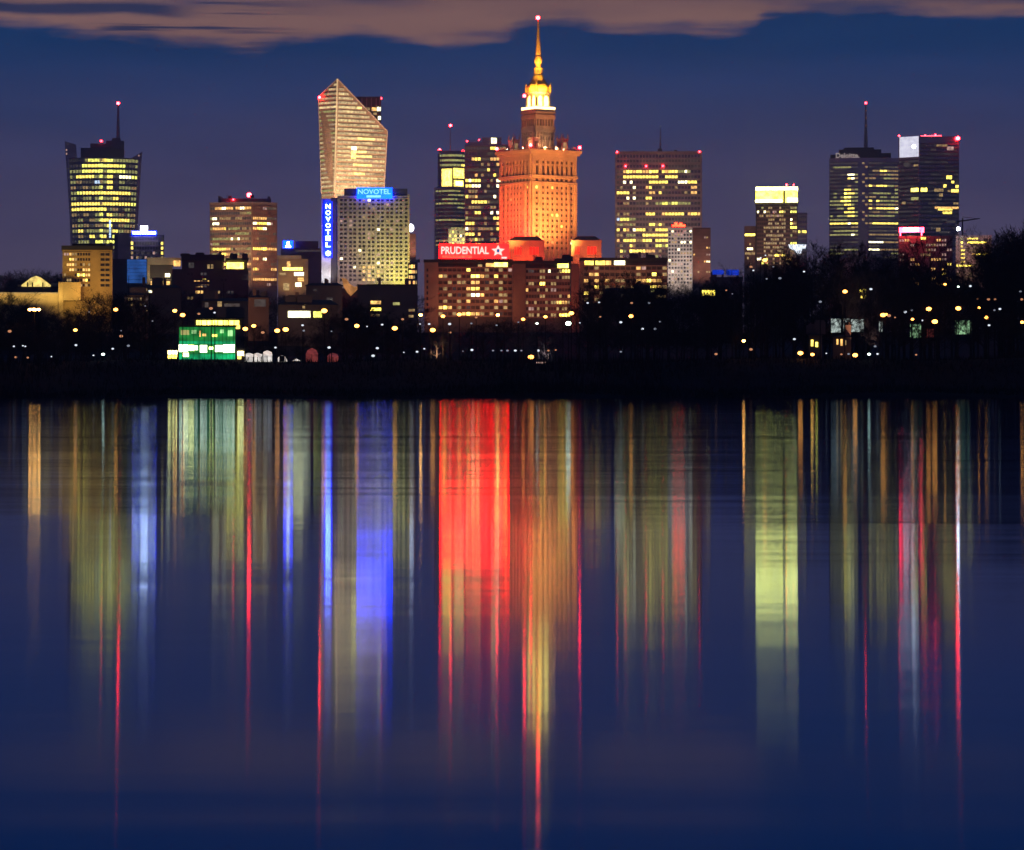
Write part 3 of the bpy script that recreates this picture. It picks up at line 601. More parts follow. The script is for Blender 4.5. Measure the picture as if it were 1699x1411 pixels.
for w in ((1570, 1579, 291, 297, 'y'), (1578, 1583, 300, 304, 'y'), (1565, 1570, 306, 311, 'y'), (1585, 1590, 307, 312, 'y'), (1578, 1590, 314, 319, 'y'), (1550, 1565, 313, 318, 'd'), (1558, 1564, 321, 326, 'd'), (1551, 1590, 343, 346.5, 'o'), (1556, 1580, 346, 349, 'y'), (1564, 1579, 351, 355, 'y'), (1571, 1582, 243, 249, 'p'), (1528, 1538, 312, 318, 'Y'), (1553, 1560, 378, 384, 'd'), (1570, 1585, 366, 370, 'q')): b.win(fb_, *w, d=.35)
for w in ((1512, 1524, 312, 318, 'Y'), (1512, 1524, 327, 332, 'e'), (1497, 1503, 334, 338, 'd'), (1500, 1512, 270, 276, 'q')): b.win(fa, *w, d=.35)
b.lamp(1589, 229.5, 6, 3.2); b.lamp(1492, 223.5, 12, 1.6, 'warn_s'); b.lamp(1552, 223, 9, 1.6, 'warn_s'); b.lamp(1535, 224, 5, 1.2, 'warn_s'); b.done()
b = Bld('arcade_block', 'low block with warm windows under the hot red sign, half hidden by bare twigs', 'building', 1530, 2200)
box_body(b, 1491, 1580, 392, 20, 'brown_apt'); facade(b, flat(b, 1491, 0, 1580, 0), 1492, 1579, 395, 475, 20, 10, rnd(.42, 'opddoyp', None, 31), .6, .5, M['brown_apt']); b.win(flat(b, 1491, 0, 1580, 0), 1528, 1536, 372 + 22, 376 + 22, 'y', .6); b.done()
s = Bld('rooftop_sign', 'hot pink-white sign bar with a red surround on the low block among bare twigs', 'sign', 1512, 2198, None, wz(391.5, 2198))
s.part('sign_bar', M['hotw'], (1499, 1524, -.6, -.1, 378.5, 384)); s.part('backing_panel', M['violetsign'], (1492, 1533, 0, .6, 377.5, 386)); s.part('support_frame', M['violetsign'], (1493, 1495, .05, .5, 386.2, 391.5), (1528, 1530, .05, .5, 386.2, 391.5))
flood(s.world(1512, 380, -12), s.world(1512, 400, 2), 14000, (1, .1, .15), 150, 1)
# ---- low office right, beacon, crane
b = Bld('office_block', 'low pinkish office block with yellow window strips, rightmost building beside the big tree crown', 'office building', 1614, 2300)
box_body(b, 1586, 1645, 391, 22, 'pink'); f = flat(b, 1586, 0, 1645, 0)
facade(b, f, 1587, 1644, 393, 470, 16, 12, ['.e.yyy....', '.Y.YYYYYY.', '.y...d....', '.y.dd..d', '.y..oYYYo', '.y.......', '.y...dyyy', 'YYYYd....', '..p...oyy', 'd.pd.....', '.d.d', ''], .9, .42, M['pink'], 'facade_frame', .4, 2); b.done()
flood(b.world(1615, 480, -40), b.world(1615, 420, 0), 60000, (1, .58, .45), 75)
b = Bld('beacon_mast', 'thin pole topped by a brilliant white beacon beside the low pinkish office block', 'beacon', 1590, 2290)
b.part('pole', M['mast'], (1589.3, 1590.7, 0, .6, 384, None)); b.lamp(1590, 380, .3, 3.0, 'whitespot', 'beacon_lamp', 1.5); b.done()
b = Bld('tower_crane', 'small dark tower crane jib rising over the low pinkish office block', 'crane', 1603, 2500)
mb = MB(); mb.tube((b.x(1597), 0, -1), (b.x(1597), 0, b.z(362)), .8, .8, 4); mb.build('crane_mast', M['blk'], b.root)
mb = MB(); mb.tube((b.x(1588), 0, b.z(368)), (b.x(1626), 0, b.z(363)), .9, .5, 4); mb.tube((b.x(1597), 0, b.z(360)), (b.x(1622), 0, b.z(363.4)), .25, .25, 4); mb.box(b.x(1588), b.x(1591), -.8, .8, b.z(372), b.z(368.6)); mb.build('jib', M['blk'], b.root)

# ---- long apartment slabs in front of the palace
AB = 'long brown apartment slabs below the palace'
def slab(name, label, pxc, D, xw0, xw1, xf0, xf1, ytop, ybot, rows, wins, frame='apt', end='brown', roof=(0, 0)):
    b = Bld(name, label, 'apartment building', pxc, D, AB)
    box_body(b, xf0, xf1, ytop + 9, 14, 'darkc'); b.part('end_wall', M[end], (xw0, xw1, -1.2, 14, ytop + 5, None))
    b.part('roof', M['roof'], (min(xw0, xf0) - 1, max(xf1, xw1) + 1, -1.4, 14.4, ytop, ytop + 4.9)); b.part('attic', M['roof'], (xf0 + .2, xf1 - .2, .3, 13, ytop + 5, ytop + 8.9))
    n = len(rows)
    facade(b, flat(b, xf0, 0, xf1, 0), xf0, xf1, ytop + 12, ytop + 12 + 10.4 * n, 16, n, rows, .8, .5, M[frame], 'balcony_bands', .7, 1)
    for w in wins: b.win(flat(b, xf0, .2, xf1, .2), *w, d=.5)
    clutter(b, xf0 + 3, xf1 - 3, ytop, 12, 5, 6); b.done(); return b
b = slab('apartment_slab', 'long brown apartment slab carrying the red roof sign, scattered warm windows', 780, 1300, 704, 727, 727.2, 850, 431, 0,
     ['......y..d..d.p', 'od..d..Yod.y.d.', '..d.dd.o.ud.d..', '.d.u..oy.d..e..', '..d.u.dwo.u.dd.', '.d..d.o..d.opd.', 'oYo.d.u.d..d.d.', 'du.d.oYod.d.u..'], [(820, 842, 435, 444, 'Y'), (806, 820, 437, 444, 'o'), (793, 800, 439, 444, 'd')], 'apt')
facade(b, flat(b, 704, -1.2, 727, -1.2), 706, 726, 444, 520, 3, 8, lambda r, c: 'k' if c == 0 else '.', .4, .5, None)
f1 = b
b2 = slab('apartment_slab', 'brown apartment slab with a dark end wall directly below the orange palace', 905, 1290, 850.5, 872, 872.2, 946, 433, 0,
     ['.q..d.w..dyy', '....d...d.dd', '.d..Y..d....', 'o..d.d.p....', '....d....d.o', 'd.d..d.doyod', '.p.d.d..d.d.', '.d.d...d.yYy'], [(925, 943, 436, 446, 'Y'), (930, 942, 452, 457, 'y'), (925, 929, 452, 457, 'd')], 'apt', 'brown_apt')
b2.part('end_pillar', M['red_brick'], (947.5, 961, -1.5, 14, 438, None))
b3 = slab('apartment_slab', 'low dark apartment slab topped by a bright yellow lit storey, right of the palace foot', 1035, 1310, 962, 968, 968.2, 1107, 428, 0,
     ['..d.......op...d', '.oo.......d..Y.d', 'o.o.o.dd..ooYoo.', '..y.d..d.d.yYyod', 'y..d.d.....y..d.', 'd.d...d..d.d..d.'], [(970, 985, 432, 440, 'y'), (988, 1004, 432, 440, 'y'), (1005, 1014, 432, 440, 'o'), (1019, 1037, 431, 441, 'w')], 'apt')
FK[0] = .26
for px, pw in ((725, 46000), (770, 60000), (820, 60000)): flood(f1.world(px, 545, -26), f1.world(px, 470, 0), pw * .62, (1, .34, .13), 100, 1)
FK[0] = 1.0
FK[0] = .26
for px, pw in ((862, 24000), (910, 42000), (955, 50000)): flood(b2.world(px, 545, -26), b2.world(px, 470, 0), pw * .62, (1, .30, .13), 100, 1)
FK[0] = 1.0
FK[0] = .4
flood(b3.world(1040, 520, -26), b3.world(1040, 450, 0), 42000, (1, .45, .2), 110, 1)
FK[0] = 1.0
s = Bld('rooftop_sign', 'red glowing roof sign with pale letters and star-shaped emblem on the long brown slab', 'sign', 787, 1299, None, wz(431, 1299))
s.part('backing_panel', M['red_panel'], (729, 845, .1, .5, 404.5, 429)); text(s, 'lettering', 'PRUDENTIAL', M['red_letters'], 732, 811, 409.5, 422, -.02, bold=.025)
mb = MB(); c = (826.5, 416.5); star = []
for k in range(10):
    a = math.pi / 2 + math.pi * k / 5; r = 11.5 if k % 2 == 0 else 5.6
    star.append((s.x(c[0] + r * math.cos(a)), s.z(c[1] - r * math.sin(a) * .85)))
mb.loft([[(x, y, z) for x, z in star] for y in (-.3, 0)]); em = mb.build('sign_emblem', M['red_letters'], s.root)
mb = MB(); mb.loft([[(s.x(c[0] + 2.6 * math.cos(a)), y, s.z(c[1] - 3.3 * math.sin(a))) for a in [2 * math.pi * k / 8 for k in range(8)]] for y in (-.5, -.32)]); mb.build('emblem_centre', M['bluescreen'], em)
s.part('tagline_bar', glow('faint_red_letters', (1, .35, .2), .5, .6, 1.2), (734, 783, -.2, .05, 424.5, 428.2)); s.part('corner_mark', M['red_letters'], (832, 841, -.3, .05, 426.5, 429.5)); s.part('support_frame', M['blk'], (730, 732, .55, .9, 405, 431), (785, 787, .55, .9, 405, 431), (842, 844, .55, .9, 405, 431))
for px, py in ((737, 400), (782, 399.5)):
    l = Bld('roof_lamp', 'small pinkish lamp on a post above the ' + ('first letters' if px < 750 else 'last letters') + ' of the red roof sign', 'lamp', px, 1302, None, wz(431, 1302))
    l.part('pole', M['blk'], (px - .3, px + .3, 0, .2, py + 1, 431)); l.lamp(px, py, .1, 1.8, 'dimo', 'lamp_head', .3)

# ---- dark roofs and windows in the middle distance
def low(name, label, pxc, D, x0, x1, ytop, mat, wins, cat='building', depth=12, roof=True, ridge=0, pat=None, cols=8, rows=4):
    b = Bld(name, label, cat, pxc, D); box_body(b, x0, x1, ytop, depth, mat)
    if roof:
        if ridge:
            mb = MB(); X0, X1 = b.x(x0 - 1.5), b.x(x1 + 1.5); z0, z1 = b.z(ytop) + .02, b.z(ytop - ridge)
            mb.add([(X0, -.8, z0), (X1, -.8, z0), (X1, depth + .8, z0), (X0, depth + .8, z0), (X0 + 2, depth / 2, z1), (X1 - 2, depth / 2, z1)], [(0, 1, 5, 4), (2, 3, 4, 5), (0, 4, 3), (1, 2, 5), (3, 2, 1, 0)]); mb.build('roof', M['roof'], b.root)
        else: b.part('roof', M['roof'], (x0 - .8, x1 + .8, -.4, depth + .4, ytop - 2, ytop - .05))
    f = flat(b, x0, 0, x1, 0)
    for w in wins: b.win(f, *w)
    clutter(b, x0 + 2, x1 - 2, ytop - (ridge * .5 if ridge else 2), depth, 3, 4 if roof else 1)
    if pat: facade(b, f, x0, x1, ytop + 2, ytop + 2 + rows * 9, cols, rows, pat, .6, .5, M[mat], merge=False)
    b.done(); return b
low('office_block', 'dark broad modern block with three stacked orange windows, below the hotel slab', 650, 1150, 593, 692, 474, 'darkc', [(615, 632, 499.5, 505, 'o'), (615, 632, 511, 516, 'Y'), (615, 630, 521.5, 525, 'd'), (652, 663, 502, 506.5, 'e'), (678, 688, 513, 517, 'd'), (678, 686, 523, 527, 'd')])
low('town_house', 'dark hipped-roof house with a dusky pink lit wall left of the bright window strip', 440, 900, 412, 446, 494, 'brown_apt', [(422, 441, 497, 509, 'q')], ridge=5)
low('town_house', 'long dark house with one bright greenish white window strip', 505, 850, 462, 560, 506, 'darkc', [(478, 515, 516.5, 527, 'w'), (520, 534, 517, 527, 'g'), (502, 506, 500 + 8, 512, 'd')], ridge=9)
low('town_house', 'dark roofed house with dim pinkish windows under the wide dark stepped block', 380, 950, 335, 424, 500, 'darkc', [(361, 368, 500.5, 509, 'd'), (372, 398, 504, 509, 'q'), (340, 346, 502, 512, 'q')], ridge=6)
low('town_house', 'small dark house with a row of faint cream windows below the sky-blue screen', 224, 900, 206, 246, 490, 'darkc', [], ridge=4, pat=['qddqd.q', '.qd.dq.', 'q.q..d'], rows=3)
low('town_house', 'dark house between the ochre block and the stepped block with a cream gable light', 260, 980, 232, 300, 478, 'darkc', [(232, 244, 474 + 5, 483, 'd'), (247, 252, 482, 486, 'w')], ridge=6)
low('town_house', 'dark gabled house left of the pointed orange shell', 545, 1100, 508, 568, 474, 'darkc', [(542, 552, 494, 500, 'q'), (520, 526, 480, 483, 'q')], ridge=5)
low('terrace_building', 'long low building with a bright row of yellow windows just above the green pavilion', 365, 660, 322, 404, 529, 'darkc', [(x, x + 7.5, 532, 539.5, 'Y' if x % 3 else 'y') for x in range(326, 398, 9)] + [(391, 398, 540, 546, 'y')])
low('low_house', 'low house with a row of small golden windows right below the slim towers', 1176, 900, 1160, 1192, 478, 'darkc', [(1165 + 4.4 * k, 1168.6 + 4.4 * k, 482, 491, 'Y') for k in range(5)])
low('town_house', 'dark house with tiny warm windows among trees below the low dark slab', 1050, 1000, 1000, 1106, 482, 'darkc', [(1080, 1086, 481, 484.8, 'e'), (1088, 1104, 490, 495, 'd'), (1030, 1040, 488, 492, 'q')], ridge=5)
low('hall_building', 'long low dark hall crossed by a deep blue lit roof band', 1204, 1500, 1178, 1232, 462, 'darkc', [])
s = Bld('roof_band', 'deep blue lit roof band seen between the brown tower and the dark trees', 'roof light', 1203, 1499, None, wz(462, 1499)); s.part('light_band', M['blueroof'], (1182, 1201, -1, 0, 448, 456)); s.part('light_band', M['blueroof'], (1205, 1226, -1, 0, 448, 457))
# ================================================================== THE PALACE
b = Bld('palace_tower', 'tall stepped stone palace tower floodlit orange, with a gilded dome and a red-tipped spire', 'tower', 893, 2800)
TH = math.radians(34.8); ct, st_ = math.cos(TH), math.sin(TH); CY = 20.0
def sq(a, grow=0.0, c=(0, CY)):     # rotated square of side a pixels, corners: near, right, back, left
    h = a * b.s / 2 + grow
    return [(c[0] + ct * x - st_ * y, c[1] + st_ * x + ct * y) for x, y in ((-h, -h), (h, -h), (h, h), (-h, h))]
def pface(a, side, grow=0.0):
    """px runs 0..1 along the face, py in photo rows"""
    N, Rr, Bk, Lf = sq(a, grow); A, B = (N, Rr) if side == 'r' else (Lf, N)
    A, B = Vector(A), Vector(B); u = (B - A).normalized(); n = Vector((u.y, -u.x))
    def P(t, py, d):
        q = A + (B - A) * t + n * d; return (q.x, q.y, b.z(py))
    P.kx = 1; return P
def tier(name, mat, a, y1, y0, grow=0.0, a2=None):
    mb = MB(); mb.loft([[(x, y, b.z(y1)) for x, y in sq(a, grow)], [(x, y, b.z(y0)) for x, y in sq(a2 or a, grow)]]); return mb.build(name, mat, b.root)
S1 = 90.5
tier('shaft', M['stone'], S1, 600, 262)
TL = [(.085, .14)] + [(.225 + .105 * k, .278 + .105 * k) for k in range(6)] + [(.86, .915)]
lit = {(0, 'r', 0): 'Y', (0, 'r', 3): 'y', (0, 'l', 7): 'y', (5, 'r', 3): 'y', (5, 'r', 4): 'Y', (7, 'r', 5): 'y', (10, 'r', 3): 'o', (10, 'r', 7): 'w', (2, 'l', 2): 'o'}
for side in 'rl':
    f = pface(S1, side)
    mb = MB(); edges = [0.0] + [v for p in TL for v in p] + [1.0]
    def blk(t0, t1, ya, yb, d, d0=-.05):
        mb.hexa([f(t0, yb, d), f(t1, yb, d), f(t1, ya, d), f(t0, ya, d), f(t0, yb, d0), f(t1, yb, d0), f(t1, ya, d0), f(t0, ya, d0)])
    for k in range(0, len(edges), 2): blk(edges[k], edges[k + 1], 305.5, 470, 1.1 if k in (2, 14) else .8)
    for (t0, t1) in ((0.0, .05), (.165, .205), (.80, .84), (.95, 1.0)): blk(t0, t1, 306, 470, 1.8)
    for r in range(-1, 17):
        ya = 309.8 + 9.1 * r + 4.3
        for t0, t1 in TL: blk(t0 + .001, t1 - .001, max(ya, 306), ya + 4.8, .55)
    mb.build('pilasters', M['stone'], b.root)
    mb = MB(); blk(-.012, 1.012, 291.5, 296.5, 2.2); blk(-.005, 1.005, 302.5, 305.4, 1.6); blk(0, 1, 296.6, 302.4, .5)
    mb.build('string_course', M['stone'], b.root)
    mb = MB()
    for k in range(0, len(edges), 2): blk(edges[k] + .004, edges[k + 1] - .004, 266, 291.4, 1.5)
    for t0, t1 in TL: blk(t0, t1, 262, 268, 1.2); blk(t0, t1, 272.5, 275, 1.2)
    blk(0, 1, 258, 265.9, 1.7); mb.build('arcade', M['stone'], b.root)
    for k, (t0, t1) in enumerate(TL):
        for r in range(12):
            ch = lit.get((r, side, k), 'k'); b.win(f, t0 + .003, t1 - .003, 310 + 9.1 * r, 313.9 + 9.1 * r, ch, .14)
    for k, (t0, t1) in enumerate(TL): b.win(f, t0, t1, 297.4, 301.6, 'k', .62)
    for k, (t0, t1) in enumerate(TL): b.win(f, t0, t1, 276, 291.2, 'k', .10); b.win(f, t0, t1, 268.2, 272.3, 'k', .10)
tier('cornice', M['stone'], S1, 258, 254.5, 2.6); tier('cornice_lip', M['stone'], S1, 254.4, 249.5, 3.6, S1 + 1.5)
# parapet, pinnacles and terrace turrets
mb = MB()
C4 = sq(S1, 2.4)
for i in range(4):
    A, B = Vector(C4[i]), Vector(C4[(i + 1) % 4])
    for k in range(9):
        p = A + (B - A) * (k / 8); mb.lathe([(.55, b.z(249.4)), (.45, b.z(244)), (.05, b.z(241))], 6, p.x, p.y)
    for za, zb in ((249.4, 248.6), (246.6, 245.9)):
        u = (B - A).normalized(); n = Vector((u.y, -u.x)) * .3
        mb.hexa([(*(A - n), b.z(za)), (*(B - n), b.z(za)), (*(B - n), b.z(zb)), (*(A - n), b.z(zb)), (*(A + n), b.z(za)), (*(B + n), b.z(za)), (*(B + n), b.z(zb)), (*(A + n), b.z(zb))])
mb.build('terrace_parapet', M['stone'], b.root)
for i, (x, y) in enumerate(sq(58)):
    mb = MB(); h = 7 * b.s
    def rsq(hh): return [(x + ct * u - st_ * v, y + st_ * u + ct * v) for u, v in ((-hh, -hh), (hh, -hh), (hh, hh), (-hh, hh))]
    mb.loft([[(*p, b.z(250)) for p in rsq(h)], [(*p, b.z(231)) for p in rsq(h * .94)]]); mb.loft([[(*p, b.z(230.9)) for p in rsq(h * 1.12)], [(*p, b.z(228.5)) for p in rsq(h * 1.12)]])
    for u, v in rsq(h * .9): mb.lathe([(.7, b.z(228.4)), (.5, b.z(224)), (.04, b.z(218))], 6, u, v)
    t = mb.build('terrace_turret', M['stoned'], b.root)
    mb = MB(); nx, ny = st_, -ct
    for dx in (-.45, .1):
        q0 = Vector((x + ct * h * dx + nx * h * 1.0, y + st_ * h * dx + ny * h * 1.0)); q1 = q0 + Vector((ct, st_)) * h * .38; m_ = Vector((nx, ny)) * .25
        mb.hexa([(*(q0 + m_), b.z(246)), (*(q1 + m_), b.z(246)), (*(q1 + m_), b.z(235)), (*(q0 + m_), b.z(235)), (*(q0 - m_), b.z(246)), (*(q1 - m_), b.z(246)), (*(q1 - m_), b.z(235)), (*(q0 - m_), b.z(235))])
    mb.build('opening', W['d' if i in (1, 3) else 'k'], t)
# second tier
S2 = 37.5
tier('upper_tower', M['stoned'], S2 + 1.5, 250, 183, 0, S2)
for side in 'rl':
    f = pface(S2 + .7, side)
    mb = MB()
    def blk2(t0, t1, ya, yb, d, d0=-.5):
        mb.hexa([f(t0, yb, d), f(t1, yb, d), f(t1, ya, d), f(t0, ya, d), f(t0, yb, d0), f(t1, yb, d0), f(t1, ya, d0), f(t0, ya, d0)])
    for k in range(7): blk2(k / 6.6, k / 6.6 + .055, 196, 249, .9)
    blk2(-.02, 1.02, 208, 218, 1.15); blk2(-.02, 1.02, 189, 196, 1.15); blk2(-.03, 1.03, 183.5, 186.5, 1.6); blk2(-.02, 1.02, 222, 224, 1.2)
    mb.build('colonnade', M['stoned'], b.root)
    for k in range(6):
        b.win(f, k / 6.6 + .065, (k + 1) / 6.6 - .008, 197, 207.6, 'k', .1); b.win(f, k / 6.6 + .065, (k + 1) / 6.6 - .008, 226, 246, 'k', .1)
tier('upper_cornice', M['stone'], S2 + 1, 183.3, 179.8, .6); tier('floodlit_cornice_glow', M['rim'], S2 + .6, 179.7, 175.5, .7)  # second band is floodlit cornice, its light put in as emission
# belvedere with lit arches
S3 = 27
tier('belvedere', M['stoned'], S3, 175.4, 153.5)
for side in 'rl':
    f = pface(S3, side)
    for c0 in ((.30, .74) if side == 'r' else (.28, .76)):
        mb = MB(); w = .17
        out = [(c0 - w, 174), (c0 + w, 174)] + [(c0 + w * math.cos(math.pi * k / 8), 163 - 6.5 * math.sin(math.pi * k / 8)) for k in range(9)]
        mb.loft([[f(t, py, .05) for t, py in out], [f(t, py, .25) for t, py in out]]); mb.build('arch_opening', M['arch'], b.root)
    for t in (-.02, .45, .96):
        mb = MB(); mb.tube(f(t + .03, 175, .5), f(t + .03, 154, .5), .55, .5, 8); mb.build('belvedere_column', M['stoned'], b.root)
tier('belvedere_cornice', M['stone'], S3 + 1.5, 153.4, 150.5, .5)
for x, y in sq(S3 + 2):
    mb = MB(); mb.lathe([(1.1, b.z(150.4)), (.9, b.z(143)), (1.2, b.z(142.5)), (.1, b.z(134))], 8, x, y); mb.build('pinnacle', M['gold'], b.root)
def lath(name, prof, mat, n=16, sm=True):
    mb = MB(); mb.lathe([(max(r, .05) * b.s, b.z(py)) for r, py in prof], n, 0, CY); return mb.build(name, M[mat], b.root, sm)
lath('dome', [(17, 150.4), (19.5, 146), (20, 142), (18, 138), (15, 134.5), (12, 131), (10, 127), (8.6, 122.5)], 'gold', 8, False)
lath('lantern', [(6.5, 122.4), (6.5, 112), (8, 111.5), (8, 109.5), (5, 108.8), (4, 107), (5.5, 104)], 'gold', 8, False)
mb = MB()
for k in range(8):
    a = 2 * math.pi * k / 8; r = 6.9 * b.s; mb.tube((r * math.cos(a), CY + r * math.sin(a), b.z(122)), (r * math.cos(a), CY + r * math.sin(a), b.z(112)), .35, .35, 5)
mb.build('lantern_column', M['stoned'], b.root)
lath('finial_ball', [(4.5, 103.9), (6.6, 100), (7.2, 96), (6, 91), (5, 88)], 'gold', 12)
lath('spire', [(5, 87.9), (4.2, 76), (3.4, 66), (2.6, 56), (2, 46), (1.4, 34), (1.0, 29)], 'gold', 8, False)
b.lamp(892.5, 25.5, CY, 3.3); b.lamp(870, 158, CY - 12, 2.8, 'warn', 'warning_lamp', 1)
for (x, y) in (C4[0], C4[1], C4[3]):
    px = b.pxc + x / b.s; b.lamp(px, 243.5, y, 2.6)
for px, m_ in ((884, 'rim'), ):
    pass
b.done()
# lower wings
def wing(label, x0, x1, ytop, bays, y0=-12):
    w = Bld('palace_wing', label, 'building', (x0 + x1) / 2, 2720)
    box_body(w, x0, x1, ytop, 24, 'stone', 'wall', y0); w.part('cornice', M['stone'], (x0 - 1, x1 + 1, y0 - 1, y0 + 25, ytop - 2.5, ytop - .02))
    mb = MB(); X0, X1 = w.x(x0 + 1), w.x(x1 - 1); zb, zt = w.z(ytop - 2.52), w.z(ytop - 10)
    mb.add([(X0, y0, zb), (X1, y0, zb), (X1, y0 + 24, zb), (X0, y0 + 24, zb), (X0 + 5, y0 + 9, zt), (X1 - 5, y0 + 9, zt), (X1 - 5, y0 + 16, zt), (X0 + 5, y0 + 16, zt)], [(0, 1, 5, 4), (1, 2, 6, 5), (2, 3, 7, 6), (3, 0, 4, 7), (4, 5, 6, 7)]); mb.build('roof', M['roof'], w.root)
    f = flat(w, x0, y0, x1, y0)
    for xa, xb in bays:
        n = 3; g = (xb - xa) / n
        for k in range(n): w.win(f, xa + g * k + .5, xa + g * (k + 1) - .5, ytop + 8, ytop + 21, 'r', .2)
    w.part('plinth_band', M['stone'], (x0 - .3, x1 + .3, y0 - .6, y0 - .02, ytop + 24, ytop + 27)); w.done(); return w
w1 = wing('low stone wing with red lit windows between red sign and orange palace tower', 844, 903, 403, [(853, 866), (878, 894)])
w2 = wing('low orange stone wing with red lit windows, right foot of the palace tower', 948, 998, 401, [(953, 962), (974, 990)], 4)
# floodlights of the palace (standing on the wing roofs and terraces)
OR = (1, .29, .055)
def fl(px, py, dep, tx, ty, td, pw, col=OR, ang=70, rad=2.0): return flood(b.world(px, py, dep), b.world(tx, ty, td), pw, col, ang, 1, rad)
K = .56
for px, pw in ((890, 1.0), (908, 1.0), (924, .9)):
    fl(px, 436, CY - 62 + (px - 881) * .3, px + 10, 300, CY - 20, 5.5e5 * K * pw, ang=85); fl(px + 8, 440, CY - 110, px + 14, 330, CY - 20, 6e5 * K * pw)
fl(935, 440, CY - 130, 925, 290, CY - 20, 1.6e6 * K, ang=60)
for px, pw in ((820, .6), (850, .75)): fl(px, 430, CY - 95, px + 6, 330, CY - 16, 1.2e6 * K * pw)
fl(840, 425, CY - 150, 858, 290, CY - 20, 1.0e6 * K, ang=60)
fl(838, 428, CY - 60, 848, 395, CY - 20, 8e5, (1, .03, .02), 110); fl(868, 400, CY - 60, 860, 385, CY - 18, 2.2e5, (1, .05, .03), 120)  # added red spots imitating the red sign's glow on the palace
for px in (858, 886): flood(w1.world(px, 440, -34), w1.world(px, 415, -12), 4.5e4, (1, .075, .015), 110, 1)
for px in (965, 985): flood(w2.world(px, 440, -22), w2.world(px, 412, 4), 4e4, (1, .14, .03), 110, 1)
for px, dep in ((868, CY - 28), (905, CY - 30), (925, CY - 22)): fl(px, 248.5, dep, 893, 205, CY - 10, 4.2e4, (1, .50, .22), 110, .8)
for px, dep in ((840, CY - 8), (935, CY - 8)): fl(px, 247, dep, 853 if px < 890 else 930, 236, CY, 8e3, (1, .6, .4), 120, .5)
for px, dep in ((878, CY - 17), (906, CY - 17), (892, CY - 20)): fl(px, 160, dep, 893, 128, CY - 2, 8e4, (1, .62, .10), 100, .4)
fl(893, 112, CY - 10, 893, 92, CY, 2.5e4, (1, .5, .14), 120, .3); fl(893, 106, CY - 9, 893, 60, CY, 2.5e4, (1, .42, .14), 60, .3)
HAZE = 1.1e-4
# ================================================================== LAND, WATER
def heightfield(name, xs, ys, hf, mat, label, kind='structure'):
    vs = [(x, y, hf(x, y)) for y in ys for x in xs]; n = len(xs)
    fs = [(j * n + i, j * n + i + 1, (j + 1) * n + i + 1, (j + 1) * n + i) for j in range(len(ys) - 1) for i in range(n - 1)]
    mb = MB(); mb.add(vs, fs); o = mb.build(name, mat, None, True); o['kind'] = kind; o['label'] = label; return o
def hf(x, y):
    z = ground(y)
    if 518 < y < 760: z += .35 * math.sin(x * .11 + y * .05) + .25 * math.sin(x * .043 - y * .13 + 1.7) + .3 * math.sin(x * .021)
    return z
ys = [400, 480, 510, 516, 519, 522, 526, 531, 537, 543, 549, 555, 560, 568, 580, 600, 640, 700, 760, 850, 1000, 1300, 2000, 3200, 5000, 6500]
xs = [-2500, -1200, -600, -300] + [-200 + 5 * k for k in range(81)] + [300, 600, 1200, 2500]
heightfield('ground', xs, ys, hf, M['grass'], 'dark grassy river bank rising to the city')
